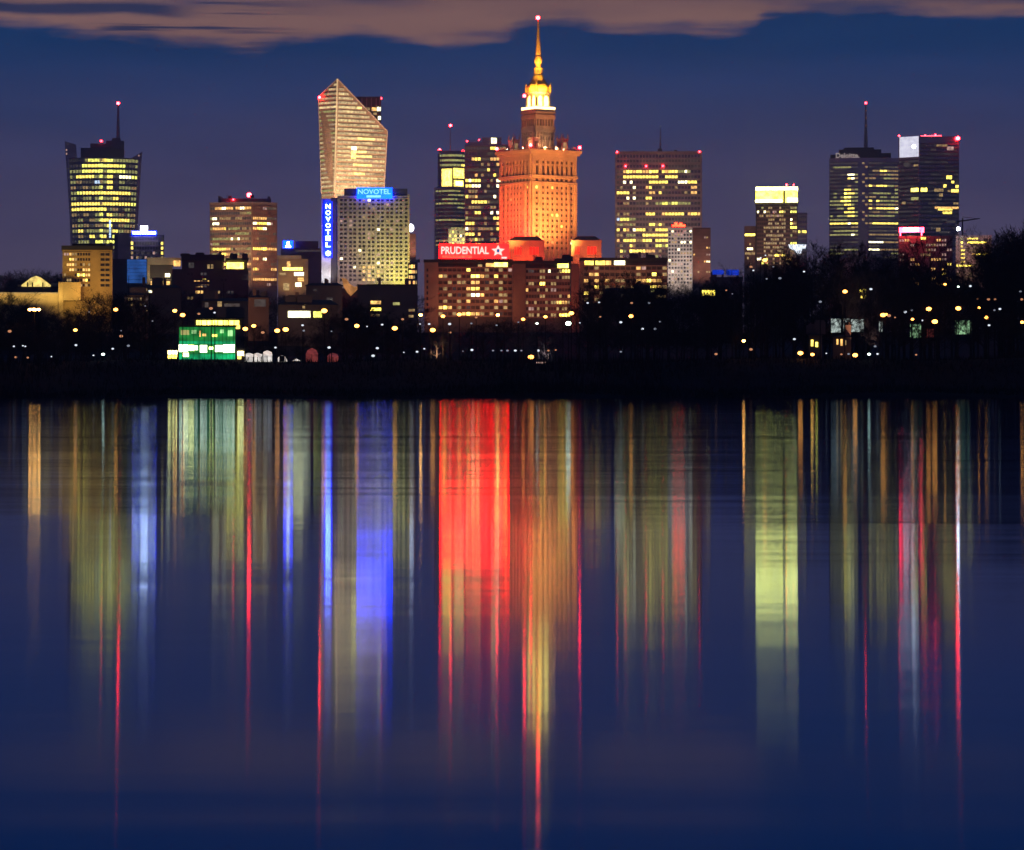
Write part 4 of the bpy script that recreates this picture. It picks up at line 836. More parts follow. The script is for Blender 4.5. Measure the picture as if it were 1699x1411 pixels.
def water_material():
    m = bpy.data.materials.new('river_water'); t, N, L = nodes(m)
    out = N.new('ShaderNodeOutputMaterial')
    def math_(op, a, b_=None, c_=None):
        n = N.new('ShaderNodeMath'); n.operation = op
        for i, v in enumerate((a, b_, c_)):
            if v is None: continue
            if isinstance(v, (int, float)): n.inputs[i].default_value = v
            else: L.new(v, n.inputs[i])
        return n.outputs[0]
    geo = N.new('ShaderNodeNewGeometry')
    def noise(sx, sy, det, off=0.0):
        mp = N.new('ShaderNodeMapping'); mp.inputs['Scale'].default_value = (sx, sy, 1); mp.inputs['Location'].default_value = (off, off * 1.7, off)
        L.new(geo.outputs['Position'], mp.inputs['Vector'])
        nz = N.new('ShaderNodeTexNoise'); nz.inputs['Scale'].default_value = 1; nz.inputs['Detail'].default_value = det; nz.inputs['Roughness'].default_value = .6
        L.new(mp.outputs[0], nz.inputs['Vector']); return math_('SUBTRACT', nz.outputs[0], .5)
    # long lazy swells and finer ripples, crests lying across the view
    parts = [math_('MULTIPLY', noise(sx_, sy_, de, of), am) for sx_, sy_, de, of, am in WAVE]
    sy = parts[0]
    for p in parts[1:]: sy = math_('ADD', sy, p)
    cx = N.new('ShaderNodeCombineXYZ'); L.new(sy, cx.inputs[1]); cx.inputs[2].default_value = 1.0
    nm = N.new('ShaderNodeVectorMath'); nm.operation = 'NORMALIZE'; L.new(cx.outputs[0], nm.inputs[0])
    rg = math_('ADD', math_('MULTIPLY', noise(.012, .09, 3, 12.0), .03), .049)
    rg = math_('MAXIMUM', rg, .035)
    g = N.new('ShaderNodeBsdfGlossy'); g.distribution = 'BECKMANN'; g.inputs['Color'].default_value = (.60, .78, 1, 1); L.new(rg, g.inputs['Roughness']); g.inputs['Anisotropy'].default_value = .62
    tg = N.new('ShaderNodeCombineXYZ'); tg.inputs[0].default_value = 1.0; L.new(tg.outputs[0], g.inputs['Tangent']); L.new(nm.outputs[0], g.inputs['Normal'])
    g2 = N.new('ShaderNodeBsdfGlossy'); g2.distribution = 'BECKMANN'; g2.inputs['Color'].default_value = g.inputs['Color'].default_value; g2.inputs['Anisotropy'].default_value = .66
    L.new(math_('MULTIPLY', rg, 1.6), g2.inputs['Roughness']); L.new(nm.outputs[0], g2.inputs['Normal']); L.new(tg.outputs[0], g2.inputs['Tangent'])
    gm = N.new('ShaderNodeMixShader'); gm.inputs[0].default_value = .38; L.new(g.outputs[0], gm.inputs[1]); L.new(g2.outputs[0], gm.inputs[2]); g = gm
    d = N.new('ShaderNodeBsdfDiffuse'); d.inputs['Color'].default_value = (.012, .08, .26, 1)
    fr = N.new('ShaderNodeFresnel'); fr.inputs['IOR'].default_value = 1.9
    mx = N.new('ShaderNodeMixShader'); L.new(fr.outputs[0], mx.inputs[0]); L.new(d.outputs[0], mx.inputs[1]); L.new(g.outputs[0], mx.inputs[2]); L.new(mx.outputs[0], out.inputs[0])
    return m
WAVE = ((.005, .03, 2, 77.0, .008), (.014, .13, 3, 0.0, .013), (.05, .5, 2, 31.0, .013), (.2, 1.6, 2, 55.0, .008))
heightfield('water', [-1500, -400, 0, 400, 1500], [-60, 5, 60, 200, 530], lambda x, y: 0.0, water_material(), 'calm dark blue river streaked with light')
# muddy edge stones and scrub along the bank
mb = MB(); rr = random.Random(21)
for _ in range(26000):
    y = rr.choice((rr.uniform(523, 560), rr.uniform(545, 575), rr.uniform(522.5, 530))); x = rr.uniform(-135, 135); z = hf(x, y) - .1
    h = rr.uniform(.4, 1.6) * (1.5 if math.sin(x * .13) + math.sin(x * .047 + 1) > .5 else .8); a = rr.uniform(0, 3.14); w = rr.uniform(.05, .16); l = rr.uniform(-.4, .4)
    mb.add([(x - w * math.cos(a), y - w * math.sin(a), z), (x + w * math.cos(a), y + w * math.sin(a), z), (x + l, y + rr.uniform(-.3, .3), z + h)], [(0, 1, 2)])
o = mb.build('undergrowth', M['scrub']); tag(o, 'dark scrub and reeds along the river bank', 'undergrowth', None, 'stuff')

# ================================================================== TREES
def tree_mesh(seed, H, spread, upright, ntw, base=.12):
    rr = random.Random(seed); tk, cr = MB(), MB()
    lean = (rr.uniform(-.05, .05), rr.uniform(-.05, .05))
    def tp(k): return Vector((lean[0] * H * k ** 1.3 + .25 * math.sin(k * 5 + seed), lean[1] * H * k ** 1.3 + .25 * math.cos(k * 4 + seed), H * k))
    n = 7
    for k in range(n): tk.tube(tp(k / n * .85), tp((k + 1) / n * .85), .30 * H / 20 * (1 - k / n * .9), .30 * H / 20 * (1 - (k + 1) / n * .9), 6)
    def blade(p, q_, w):
        d = (q_ - p); s_ = d.cross(Vector((rr.uniform(-1, 1), rr.uniform(-1, 1), rr.uniform(-1, 1))))
        if s_.length < 1e-6: return
        s_ = s_.normalized() * w; cr.add([p - s_, p + s_, q_ + s_ * .35, q_ - s_ * .35], [(0, 1, 2, 3)])
    def grow(p, d, ln, w, lev):
        segs = 3 if lev < 2 else 2; pts = [p]
        for s_ in range(segs):
            d = (d + Vector((rr.gauss(0, .16), rr.gauss(0, .16), rr.gauss(.07 * upright, .12)))).normalized(); p2 = pts[-1] + d * ln / segs; pts.append(p2)
            wa = w * (1 - s_ / segs * .55)
            if lev == 0: tk.tube(pts[-2], p2, wa, wa * .75, 4)
            else: blade(pts[-2], p2, wa)
        if lev >= 3: return
        kids = (ntw, 6, 5)[lev]
        for k in range(kids):
            t = rr.uniform(.22, 1.0); i = min(segs - 1, int(t * segs)); o_ = pts[i].lerp(pts[i + 1], t * segs - i)
            nd = (d * .75 + Vector((rr.gauss(0, .55), rr.gauss(0, .55), rr.gauss(.22 * upright, .35)))).normalized()
            grow(o_, nd, ln * rr.uniform(.38, .62), max(w * .42, .028), lev + 1)
    nl = 15
    for k in range(nl):
        h = base + (.84 - base) * (k + rr.random() * .7) / nl; a = k * 2.4 + rr.uniform(-.5, .5)
        prof = math.sin(math.pi * min(1, .22 + .75 * (h - base) / (1 - base))) ** .8
        el = rr.uniform(.35, .8) + .45 * upright * h
        d = Vector((math.cos(a) * math.cos(el), math.sin(a) * math.cos(el), math.sin(el)))
        grow(tp(h), d, H * spread * prof * rr.uniform(.8, 1.2), .11 * H / 20 * (1.2 - h), 0)
    grow(tp(.84), Vector((lean[0], lean[1], 1)).normalized(), H * .16, .06, 0)
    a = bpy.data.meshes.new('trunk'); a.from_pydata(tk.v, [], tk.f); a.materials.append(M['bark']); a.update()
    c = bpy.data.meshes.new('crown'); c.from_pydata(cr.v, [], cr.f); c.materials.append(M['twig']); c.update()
    return a, c
KIND = {}
for i, (nm, sp, up, nt) in enumerate((('r', .40, .7, 8), ('r', .46, .5, 8), ('r', .36, .9, 8), ('s', .36, .9, 4), ('s', .42, .6, 4), ('p', .22, 1.5, 7), ('p', .26, 1.3, 7))):
    tm = tree_mesh(100 + i, 20, sp, up, nt); KIND.setdefault(nm, []).append((*tm, sorted(v.co.z for v in tm[1].vertices)[int(len(tm[1].vertices) * .998)]))
def tree(kind, px, ytop, D, label, group, wide=1.0, seed=0):
    rr = random.Random(seed); X = wx(px, D); g = hf(X, D) - .2
    H = max(3.5, wz(ytop, D) - g); a, c, top = rr.choice(KIND[kind]); k = H / top
    tr = bpy.data.objects.new('bare_tree', None); COL.objects.link(tr); tr.location = (X, D, g)
    tr.rotation_euler.z = rr.uniform(0, 6.28); tr.scale = (k * wide, k * wide, k)
    tag(tr, label, 'tree', group)
    link('trunk', a, tr); link('crown', c, tr)
OUT = [(-200, 490), (-30, 494), (0, 494), (40, 492), (90, 496), (130, 500), (200, 492), (240, 498), (272, 515), (300, 560), (395, 565), (430, 545), (480, 540), (540, 536), (565, 512), (600, 500), (640, 520), (690, 540), (740, 545), (800, 540), (850, 528), (890, 540), (935, 540), (965, 490), (1010, 470), (1060, 458), (1110, 472), (1170, 490), (1220, 470), (1255, 438), (1300, 428), (1350, 416), (1400, 424), (1440, 418), (1490, 424), (1530, 420), (1565, 432), (1600, 455), (1632, 440), (1650, 408), (1665, 392), (1680, 386), (1740, 390), (1900, 400)]
def otop(px): return otop_(px) - (13 if px > 950 else 6)
def otop_(px):
    for (a, u), (c, v) in zip(OUT, OUT[1:]):
        if a <= px <= c: return u + (v - u) * (px - a) / (c - a)
    return 500
AREA = [(-999, 100, 'below the lit stone wall and arched gable'), (100, 200, 'below the ochre block'), (200, 290, 'left of the green pavilion'), (290, 410, 'behind the green pavilion'), (410, 560, 'beside the white tents'),
        (560, 690, 'below the hotel slab'), (690, 850, 'below the slab with the red roof sign'), (850, 965, 'below the orange palace'), (965, 1110, 'below the wide gridded tower'), (1110, 1235, 'right of the slim grey tower'),
        (1235, 1345, 'below the crowned tower'), (1345, 1480, 'below the domed dark tower'), (1480, 1600, 'below the tower with the white square'), (1600, 1999, 'at the right end of the bank')]
def area(px): return next(t for a, c, t in AREA if a <= px < c)
rr = random.Random(99); px = -150; idx = 0
while px < 1860:
    sparse = 690 < px < 960; t = otop(px); gap = 280 < px < 415
    for row in range(3):
        idx += 1
        if gap and row < 2: continue
        if sparse and row == 0 and rr.random() < .5: continue
        if 415 <= px < 560 and row == 0: continue
        D = (572, 610, 780 if sparse else 660)[row] + rr.uniform(-9, 14); jit = rr.uniform(-8, 34) if row else rr.uniform(-4, 52)
        if row == 0 and not sparse: jit += 18
        kd = 's' if sparse or (1470 < px < 1600 and row == 2) else rr.choice('rrrp' if px > 940 else 'rrr')
        tree(kd, px + rr.uniform(-7, 7), min(t + jit * (.5 if sparse else 1), 590), D, ('thin bare tree ' if kd == 's' else 'slim upright bare tree ' if kd == 'p' else 'spreading dark bare tree ') + area(px), ('thin' if kd == 's' else 'slim' if kd == 'p' else 'spreading') + ' bare trees ' + area(px), 1.0 if t < 470 else 1.35, idx)
    px += 24 if not sparse else 30
# the ones that stand out
for kd, px, yt, D, w, lab in (('s', 1543, 392, 590, 1.1, 'tall open-branched bare tree rising before the red sign below the white square tower'), ('s', 1500, 412, 600, 1.0, 'open bare tree with thin twigs just left of the tallest open-branched tree'), ('s', 1578, 418, 604, .9, 'open bare tree with thin twigs just right of the tallest open-branched tree'),
                         ('r', 1672, 384, 640, 1.15, 'biggest dense dark tree crown, at the far right of the bank'), ('r', 1657, 392, 630, .8, 'dense dark tree crown next to the biggest one at the far right'), ('r', 600, 498, 620, 1.3, 'broad dark tree standing alone before the hotel slab'), ('p', 1352, 412, 640, 1.1, 'tall slim tree topping the wood right of the crowned tower'),
                         ('s', 725, 538, 566, 1.3, 'thin bare tree lit orange from beneath, below the long brown slab'), ('s', 905, 532, 566, 1.3, 'thin bare tree lit pale from beneath, below the orange palace')):
    tree(kd, px, yt - (12 if px > 950 else 2), D, lab, None, w, int(px))
for k, (px, yt) in enumerate(((1690, 384), (1702, 388), (1664, 392), (1680, 387))): tree('r', px, yt, 585 + 18 * k, 'spreading dark bare tree at the right end of the bank', 'spreading bare trees at the right end of the bank', 1.15, 40 + k)
for k, px in enumerate(range(-10, 112, 11)):
    tree('r', px + (k % 3), 446 + (k * 7) % 11, 1350 + 20 * (k % 4), 'distant dark tree on the skyline behind the arched gable hall', 'distant trees behind the arched gable hall', 1.5, 500 + k)
for k, px in enumerate(range(415, 700, 14)):
    tree('r', px, 484 + (k * 5) % 16, 1190 + 25 * (k % 3), 'distant dark tree among the house roofs left of the hotel slab', 'distant trees among the roofs', 1.5, 700 + k)
for k, px in enumerate(range(130, 420, 13)):
    tree('r', px, 482 + (k * 5) % 14, 1090 + 22 * (k % 3), 'distant dark tree among the houses below the ochre block and stepped block', 'distant trees below the ochre block', 1.5, 900 + k)

# ================================================================== LAMPS ALONG THE BANK
LM = {}
def lamp(px, py, kind, D=None, r=None, arms=1):
    rr = random.Random(int(px * 13 + py)); D = D or (rr.uniform(556, 566) if py > 560 else rr.uniform(560, 568))
    mat, word, rad = {'o': ('sodium', 'orange', .42), 'O': ('sodium_b', 'bright orange', .5), 'w': ('coolw', 'white', .24), 'd': ('dimw', 'faint white', .23), 'r': ('dimo', 'faint reddish', .30), 'g': ('greenw', 'greenish white', .42), 'W': ('greenw', 'bright white', .34)}[kind]
    X, Z = wx(px, D), wz(py, D); g = hf(X, D) - .1; Z = max(Z, g + 1.2); rad = r or rad
    key = (mat, rad, arms)
    if key not in LM:
        mb = MB()
        for k in range(arms):
            a = 2 * math.pi * k / max(1, arms); R_ = 1.25 if arms > 1 else 0
            mb.ball((R_ * math.cos(a), R_ * math.sin(a), 0), rad, 10, 6, 0, .7)
        me = bpy.data.meshes.new('lamp_head'); me.from_pydata(mb.v, [], mb.f); me.materials.append(M[mat]); me.update()
        cap = MB(); cap.lathe([(.1, rad * .75), (rad * .75, rad * .72), (rad * .2, rad * 1.05), (.05, rad * 1.1)], 8)
        if arms > 1: cap.box(-1, 1, -.06, .06, rad * .7, rad * .85)
        ce = bpy.data.meshes.new('lamp_cap'); ce.from_pydata(cap.v, [], cap.f); ce.materials.append(M['blk']); ce.update(); LM[key] = (me, ce)
    lp = bpy.data.objects.new('street_lamp', None); COL.objects.link(lp); lp.location = (X, D, g)
    ar = area(px)
    lab = word + ' lamp glowing ' + ('low on the bank ' if py > 560 else 'among the trees ') + ar
    tag(lp, lab, 'street lamp', word + ' lamps ' + ar + (' low' if py > 560 else ''))
    po = MB(); po.tube((0, .25, 0), (0, .25, Z - g), .09, .06, 6); po.tube((0, .25, Z - g - .2), (0, 0, Z - g - .02), .05, .05, 5); po.build('post', M['blk'], lp)
    h = link('lamp_head', LM[key][0], lp); h.location.z = Z - g; h.scale = [rr.uniform(.55, 1.3)] * 3; c = link('lamp_cap', LM[key][1], h)
    return lp
LAMPS = '''57,514,O 125,548,o 192,514,o 148,518,d 23,575,w 38,574,w 42,575,w 85,594,w 126,573,w 155,598,w 171,597,W 187,579,w 201,549,d 213,574,d 16,550,r 46,594,r 26,593,r 201,558,r
290,516,o 303,523,o 356,519,w 253,533,d 248,483,w 241,508,d 407,546,o 457,577,w 502,540,w 474,547,o 460,549,o 504,549,d 538,516,o 546,577,w 550,550,d 626,578,w 619,594,w 609,542,w 634,539,w 670,585,w 692,584,w
698,523,O 697,538,w 712,538,w 746,538,w 782,537,d 824,540,d 826,523,O 704,579,w 783,581,w 855,582,w 893,582,w 891,537,W 943,537,g 962,536,w 881,599,o 768,583,d 818,582,d 832,582,d 842,582,d 865,582,d 910,582,r 922,581,r 860,535,d
975,503,w 994,502,w 1047,525,o 1030,535,w 1095,534,d 1066,546,w 1087,546,d 1077,503,d 996,526,r 1048,503,r 1188,600,r 1205,482,r 1215,488,d 1030,584,d
1234,566,O 1246,580,r 1318,563,w 1396,591,r 1328,592,o 1348,593,o 1371,590,w 1419,591,o 1442,592,W 1456,590,w 1402,484,o 1445,480,w 1361,501,d 1408,591,d 1452,575,d
1541,513,o 1590,512,o 1551,534,o 1624,511,o 1637,527,o 1641,540,w 1696,535,o 1502,518,w 1513,515,d 1514,530,o 1530,532,w 1465,523,o 1470,522,o 1475,524,r 1485,527,r 1568,472,o 1590,476,W 1610,475,w 1650,515,d 1659,513,w 1520,592,r 1693,484,d 1622,496,r 1640,497,r 1651,497,r 1695,497,r 1334,451,w 1250,449,w 1246,443,r 1272,463,d 1294,462,d 1283,443,d 1270,424,w 1262,428,w 1269,432,o 1272,436,r
735,525,o 762,522,o 790,527,r 868,530,o 905,526,o 934,523,o 948,520,o 718,548,o 747,552,r 330,521,r 421,541,o 436,552,r 350,512,r 575,530,r 592,541,o 655,545,o 668,530,r'''
for t in LAMPS.split():
    a, c, k = t.split(','); lamp(float(a), float(c), k, arms=4 if (a, c) == ('57', '514') else 1, D=None)
# added unseen spots that light the bank trees, aimed away from the water
for px, py, ty, pw, col in ((722, 600, 560, 9000, (1, .5, .2)), (905, 600, 565, 7000, (1, .72, .6)), (1438, 560, 470, 12000, (1, .55, .35))):
    flood((wx(px, 564), 564, hf(wx(px, 564), 564) + .6), (wx(px, 572), 572, wz(ty, 572)), pw, col, 75, 1, .3)
FK[0] = .16
for px, D, pw in ((430, 840, 60000), (350, 900, 60000), (240, 880, 40000), (540, 830, 50000), (640, 1100, 60000), (1050, 970, 40000)):  # added unseen spots that warm the dark low houses
    flood((wx(px, D), D - 30, ground(D) + 9), (wx(px, D + 60), D + 60, ground(D) + 14), pw, (1, .5, .25), 130, 1, .5)

# ================================================================== THINGS ON THE BANK
b = Bld('glass_pavilion', 'green lit glass pavilion with bright white hall windows on the river bank', 'pavilion', 343, 572)
box_body(b, 296, 391, 541, 9, 'darkc', 'wall', .3); b.part('roof', M['roof'], (294, 393, -.4, 9.6, 539.6, 540.9)); b.part('annex', M['darkc'], (278, 295.6, 1, 7, 581, None), (391.4, 406, .6, 7, 579, None)); b.part('annex_roof', M['roof'], (277, 295.8, .6, 7.4, 579.6, 580.9), (391.2, 407, .2, 7.4, 577.6, 578.9))
f = flat(b, 296, .3, 391, .3)
def panel(name, mt, x0, x1, y0, y1, d=.05, parent=None, ff=None):
    ff = ff or f; mb = MB(); mb.hexa([ff(x0, y1, d), ff(x1, y1, d), ff(x1, y0, d), ff(x0, y0, d), ff(x0, y1, .01), ff(x1, y1, .01), ff(x1, y0, .01), ff(x0, y0, .01)]); return mb.build(name, M[mt] if mt in M else W[mt], parent or b.root)
g1 = panel('glass_facade', 'greenwall', 297, 390, 543, 566); panel('green_band', 'greenmid', 297, 390, 566.3, 571)
panel('green_band', 'greenmid', 297, 390, 588, 596.5); 
for k, x in enumerate(range(297, 391, 6)): panel('mullion', 'blk', x, x + .5, 543, 597, .16)
for x0, x1, y0, y1, m_ in ((330, 333, 549, 559, 'o'), (336, 342, 554, 558, 'o'), (352, 360, 555, 559, 'y'), (300, 314, 548, 556, 'e'), (318, 326, 548, 554, 'G'), (365, 371, 547, 553, 'G'), (378, 386, 548, 558, 'G')): panel('window', m_, x0, x1, y0, y1, .12)
for x0, x1, y0, y1, m_ in ((297, 312, 572, 584, 'hall'), (313, 322, 573, 582, 'hally'), (323, 328, 574, 581, 'hall'), (332, 343.5, 573, 585, 'hall'), (347, 353, 576, 580, 'hally'), (357, 369, 573, 584, 'hall'), (370, 389, 572, 585, 'hall'), (304, 313, 586, 592, 'hally')): panel('hall_window', m_, x0, x1, y0, y1, .2)
panel('green_band', 'greenwall', 297, 390, 571.3, 587.7, .06)
fa = flat(b, 278, 1, 295.6, 1); fb_ = flat(b, 391.4, .6, 406, .6)
for x0, x1 in ((279, 284.5), (286, 294)): panel('hall_window', 'hally', x0, x1, 582, 588, .1, None, fa)
panel('hall_window', 'Y', 279, 294, 590, 595, .1, None, fa); panel('hall_window', 'hally', 394, 404, 583, 590, .1, None, fb_); panel('hall_window', 'y', 394, 400, 591, 596, .1, None, fb_)
b.done()
def tent(label, px, D, x0, x1, ytop, mat, peaks=1, cat='tent'):
    t = Bld('marquee_tent', label, cat, px, D); n = 14; L_ = (x1 - x0) * t.s; mb = MB(); zt, ze = t.z(ytop), t.z(ytop) * .55
    for k in range(peaks):
        a, c = t.x(x0) + L_ * k / peaks, t.x(x0) + L_ * (k + 1) / peaks; m_ = (a + c) / 2; w = 2.2
        mb.loft([[(a, -w, 0), (c, -w, 0), (c, w, 0), (a, w, 0)], [(a, -w, ze), (c, -w, ze), (c, w, ze), (a, w, ze)], [(m_ - .8, -.5, zt * .86), (m_ + .8, -.5, zt * .86), (m_ + .8, .5, zt * .86), (m_ - .8, .5, zt * .86)], [(m_ - .1, -.1, zt), (m_ + .1, -.1, zt), (m_ + .1, .1, zt), (m_ - .1, .1, zt)]])
    mb.build('canvas', M[mat], t.root); p = MB()
    for k in range(peaks * 2 + 1): p.tube((t.x(x0) + L_ * k / (peaks * 2), -2.26, 0), (t.x(x0) + L_ * k / (peaks * 2), -2.26, ze), .06, None, 5)
    p.build('tent_frame', M['blk'], t.root)
tent('white lit ribbed marquee tent directly right of the green pavilion', 422, 568, 406, 434, 586, 'tentcloth', 2); tent('taller white lit marquee tent second from the green pavilion', 443, 568, 434.5, 452, 582, 'tentcloth', 1)
tent('dusky red peaked tent right of the white dome tent', 516, 570, 507, 528, 578, 'redcloth', 1); tent('dusky red narrow tent, last of the lit tents', 553, 570, 543, 562, 586, 'redcloth', 1)
t = Bld('dome_tent', 'small white lit dome tent between the white and the red tents', 'tent', 468, 568)
mb = MB(); mb.lathe([(8.5 * t.s * math.cos(a), t.z(590) * math.sin(a)) for a in [math.pi / 2 * k / 5 * .99 for k in range(6)]], 14); mb.build('canvas', M['tentcloth'], t.root, True)
mb = MB(); mb.box(-.5, .5, -8.6 * t.s, -8.2 * t.s, 0, 1.1); mb.build('tent_door', M['blk'], t.root)
t = Bld('parasol', 'white lit low parasol right of the white dome tent', 'parasol', 492, 567)
mb = MB(); mb.lathe([(7 * t.s, t.z(599)), (3 * t.s, t.z(597)), (.05, t.z(595.5))], 10); mb.build('canopy', M['tentcloth'], t.root); mb = MB(); mb.tube((0, 0, 0), (0, 0, t.z(597)), .05); mb.build('pole', M['blk'], t.root)
t = Bld('kiosk', 'low kiosk with pinkish lit window on the bank below the orange palace', 'kiosk', 897, 560)
t.part('wall', M['darkc'], (888, 907, 0, 2.4, 597, None)); t.part('roof', M['roof'], (887, 908, -.4, 2.8, 595.6, 596.9)); t.win(flat(t, 888, 0, 907, 0), 890, 905, 601, 604.5, 'p')
def screen(label, px, x0, x1, y0, y1, mat, D=577):
    t = Bld('billboard', label, 'billboard', px, D)
    t.part('panel', M[mat], (x0, x1, 0, .25, y0, y1)); t.part('frame', M['blk'], (x0 - .7, x1 + .7, .27, .5, y0 - .7, y1 + .7)); t.part('post', M['blk'], (x0 + 2, x0 + 2.8, .52, .7, y0, None)); t.part('post', M['blk'], (x1 - 2.8, x1 - 2, .52, .7, y0, None))
screen('pale grey-green lit billboard, left of the pair among the dark trees', 1393, 1379, 1409, 529, 552, 'greyscreen'); screen('pale grey-green lit billboard, right and narrower of the pair among the dark trees', 1422, 1412, 1433, 530, 551, 'greyscreen')
screen('light green lit billboard under two orange lamps near the right end of the bank', 1599, 1585, 1612, 532, 555, 'greenscreen'); screen('small dim green lit billboard below the tower with the white square', 1519, 1510, 1528, 538, 561, 'greenscreen')
screen('narrow white lit billboard just left of the small dim green one', 1461, 1458.5, 1465, 534, 551, 'greyscreen')
screen('tiny reddish lit billboard between the two green ones', 1543, 1538, 1549, 546, 560, 'redcloth')
low('low_house', 'small house with tall narrow amber windows on the bank below the domed dark tower', 1396, 569, 1382, 1412, 560, 'darkc', [(1388, 1391, 563, 572, 'o'), (1394.5, 1398, 563, 574, 'o'), (1401, 1404, 565, 573, 'd')], depth=5, ridge=5)
low('low_house', 'tiny house with two golden windows on the bank right of the crowned tower', 1352, 569, 1342, 1364, 557, 'darkc', [(1345.5, 1349.5, 564, 575, 'y'), (1353, 1357, 568, 576, 'Y')], depth=5, ridge=6)
low('low_house', 'small house with a crossed yellow window high in the trees below the domed dark tower', 1432, 640, 1424, 1442, 478, 'darkc', [(1426.5, 1437.5, 480, 485, 'Y'), (1430, 1434, 486, 490, 'o'), (1428, 1437, 491, 495, 'y')], depth=6, ridge=4)

# ================================================================== SKY
w = bpy.data.worlds.new('World'); scene.world = w; w.use_nodes = True
t = w.node_tree; N, L = t.nodes, t.links; N.clear()
out = N.new('ShaderNodeOutputWorld'); bg = N.new('ShaderNodeBackground'); L.new(bg.outputs[0], out.inputs[0])
def mth(op, a, b_=None, c_=None):
    n = N.new('ShaderNodeMath'); n.operation = op
    for i, v in enumerate((a, b_, c_)):
        if v is None: continue
        if isinstance(v, (int, float)): n.inputs[i].default_value = v
        else: L.new(v, n.inputs[i])
    return n.outputs[0]
tc = N.new('ShaderNodeTexCoord'); sp = N.new('ShaderNodeSeparateXYZ'); L.new(tc.outputs['Generated'], sp.inputs[0])
hy = mth('MAXIMUM', mth('ABSOLUTE', sp.outputs[1]), .05); az = mth('DIVIDE', sp.outputs[0], hy)
hor = mth('SQRT', mth('ADD', mth('MULTIPLY', sp.outputs[0], sp.outputs[0]), mth('MULTIPLY', sp.outputs[1], sp.outputs[1])))
el = mth('DIVIDE', sp.outputs[2], mth('MAXIMUM', hor, .02))
def ramp(fac, pts):
    r = N.new('ShaderNodeValToRGB'); L.new(fac, r.inputs[0]); e = r.color_ramp.elements
    while len(e) < len(pts): e.new(.5)
    for k, (p, c) in enumerate(pts): e[k].position = p; e[k].color = (*c, 1)
    return r.outputs[0]
def noise2(sx, sy, det=4, off=0):
    cx = N.new('ShaderNodeCombineXYZ'); L.new(mth('MULTIPLY', az, sx), cx.inputs[0]); L.new(mth('MULTIPLY', el, sy), cx.inputs[1]); cx.inputs[2].default_value = off
    nz = N.new('ShaderNodeTexNoise'); nz.inputs['Scale'].default_value = 1; nz.inputs['Detail'].default_value = det; L.new(cx.outputs[0], nz.inputs['Vector']); return nz.outputs[0]
def mapr(v, a, c, lo=0.0, hi=1.0, smooth=True):
    n = N.new('ShaderNodeMapRange'); n.interpolation_type = 'SMOOTHSTEP' if smooth else 'LINEAR'; L.new(v, n.inputs[0])
    for i, x in zip((1, 2, 3, 4), (a, c, lo, hi)): n.inputs[i].default_value = x
    return n.outputs[0]
def mixc(f, a, c):
    n = N.new('ShaderNodeMix'); n.data_type = 'RGBA'
    if isinstance(f, (int, float)): n.inputs[0].default_value = f
    else: L.new(f, n.inputs[0])
    for i, v in ((6, a), (7, c)):
        if isinstance(v, tuple): n.inputs[i].default_value = (*v, 1)
        else: L.new(v, n.inputs[i])
    return n.outputs[2]
soft = mth('ADD', el, mth('MULTIPLY', mth('SUBTRACT', noise2(9, 60, 3, 4.0), .5), .022))
lowsky = ramp(mth('MULTIPLY', mth('ADD', soft, .02), 5.0), [(0, (.008, .010, .03)), (.07, (.08, .07, .13)), (.12, (.135, .105, .17)), (.33, (.098, .080, .158)), (.46, (.064, .062, .155)), (.56, (.026, .046, .145)), (.66, (.006, .036, .130)), (1, (.003, .031, .120))])
hisky = ramp(mth('MULTIPLY', soft, 4.0), [(0, (.18, .09, .092)), (.43, (.22, .113, .106)), (.468, (.25, .134, .120)), (.482, (.20, .11, .11)), (.495, (.02, .04, .12)), (.56, (.003, .032, .125)), (1, (.003, .028, .11))])
zen = mixc(mapr(el, .25, 1.2), hisky, (.004, .014, .05))
fc_ = N.new('ShaderNodeFloatCurve'); L.new(mth('ADD', mth('MULTIPLY', az, 2.5), .5), fc_.inputs['Value']); cm = fc_.mapping.curves[0]
EDGE = [(0, 44), (110, 56), (300, 70), (420, 80), (480, 68), (600, 58), (700, 67), (800, 66), (862, 44), (905, 32), (960, 36), (1010, 47), (1100, 44), (1180, 52), (1245, 44), (1290, 17), (1420, 15), (1560, 24), (1699, 32)]
pts = [((px - PXC) / F * 2.5 + .5, ((YH - py) / F - .10) / .03) for px, py in EDGE]; pts = [(0, .5)] + pts + [(1, .5)]
while len(cm.points) < len(pts): cm.points.new(.5, .5)
for p, (x, y) in zip(cm.points, pts): p.location = (x, y)
fc_.mapping.update()
edge = mth('ADD', mth('MULTIPLY', fc_.outputs[0], .03), .10)
d_ = mth('SUBTRACT', mth('ADD', el, mth('MULTIPLY', mth('SUBTRACT', noise2(55, 170, 6), .5), .0075)), edge)
wisp = mth('MULTIPLY', mth('SUBTRACT', noise2(24, 420, 5, 40.0), .5), .006)
bank = mapr(mth('ADD', d_, wisp), -.0030, .0034)
st_n = mth('MULTIPLY', mapr(noise2(11, 330, 4, 9.0), .50, .60), mapr(az, -.05, -.105, 0, 1))
st2 = mth('MULTIPLY', mapr(mth('ABSOLUTE', mth('SUBTRACT', mth('ADD', el, mth('MULTIPLY', mth('SUBTRACT', noise2(30, 90, 4, 63.0), .5), .004)), .1196)), .0030, .0008), mapr(az, -.095, -.115))
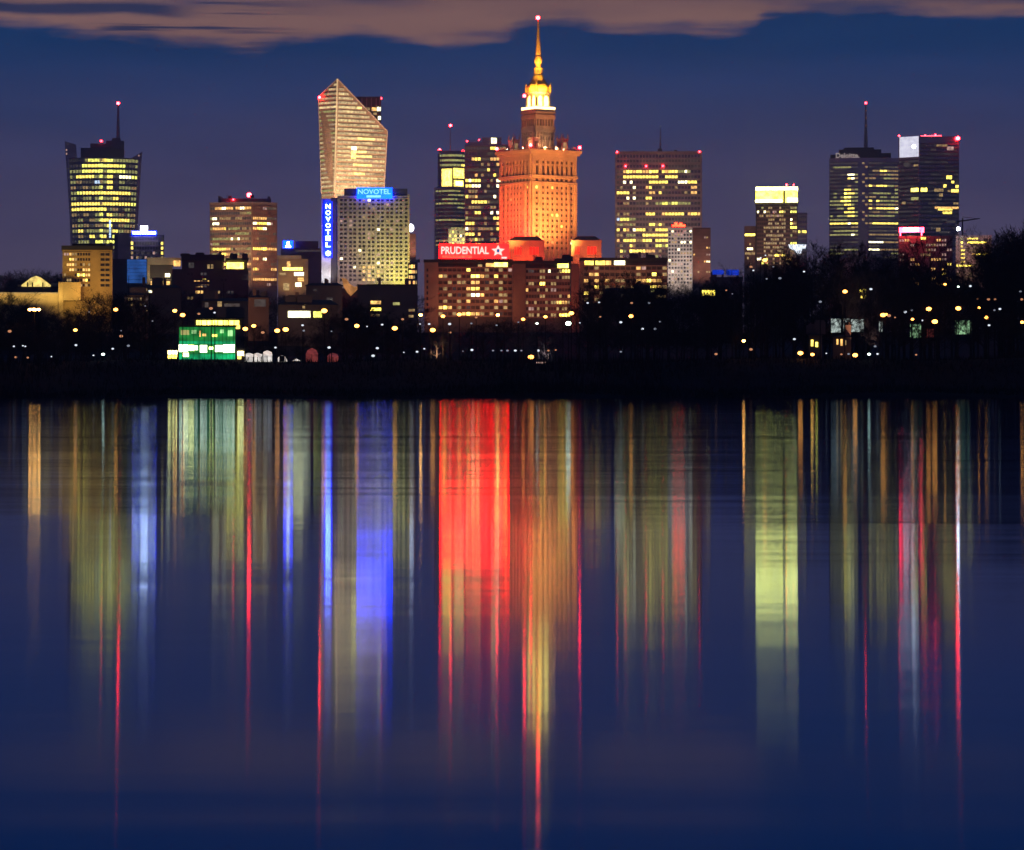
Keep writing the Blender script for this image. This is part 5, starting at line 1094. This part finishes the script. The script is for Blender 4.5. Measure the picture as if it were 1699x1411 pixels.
streak = mth('MAXIMUM', mth('MULTIPLY', st_n, mapr(el, .1265, .121)), st2)
vr = mapr(noise2(7, 45, 5, 21.0), .3, .7, .94, 1.16, False)
lowsky = mixc(1.0, lowsky, (1, 1, 1)) if False else lowsky
col = mixc(bank, lowsky, mixc(mth('MULTIPLY', streak, .9), zen, (.010, .026, .085)))
sky = N.new('ShaderNodeTexSky'); sky.sky_type = 'NISHITA'; sky.sun_disc = False; sky.sun_elevation = math.radians(-4); sky.sun_rotation = math.radians(0); sky.ozone_density = 3
ad = N.new('ShaderNodeMix'); ad.data_type = 'RGBA'; ad.blend_type = 'ADD'; ad.inputs[0].default_value = .05; L.new(col, ad.inputs[6]); L.new(sky.outputs[0], ad.inputs[7])
L.new(ad.outputs[2], bg.inputs[0]); L.new(vr, bg.inputs[1])

# ================================================================== HAZE
hz = bpy.data.materials.new('thin_river_haze'); t, N, L = nodes(hz)
out = N.new('ShaderNodeOutputMaterial'); pv = N.new('ShaderNodeVolumePrincipled'); L.new(pv.outputs[0], out.inputs['Volume'])
pv.inputs['Color'].default_value = (.86, .88, .95, 1); pv.inputs['Density'].default_value = HAZE; pv.inputs['Anisotropy'].default_value = .6
mb = MB(); mb.box(-2600, 2600, -70, 6600, -4.2, 430); o = mb.build('haze', hz); tag(o, 'thin evening haze over the river and the city', None, None, 'stuff')
# ================================================================== CAMERA, RENDER
cam = bpy.data.cameras.new('camera'); cam.sensor_width = 36; cam.lens = F / 1699 * 36; cam.clip_end = 30000; cam.clip_start = .5
cam.shift_y = -(705.5 - YH) / 1699
co = bpy.data.objects.new('camera', cam); COL.objects.link(co); co.location = (0, 0, CAMH); co.rotation_euler = (math.pi / 2, 0, 0); scene.camera = co
vs = scene.view_settings; vs.view_transform = 'Standard'; vs.look = 'None'; vs.exposure = 0; vs.gamma = 1
cy = scene.cycles; cy.use_denoising = True; cy.max_bounces = 4; cy.diffuse_bounces = 1; cy.glossy_bounces = 3; cy.sample_clamp_indirect = 20; cy.sample_clamp_direct = 0; cy.use_light_tree = True; cy.caustics_reflective = True
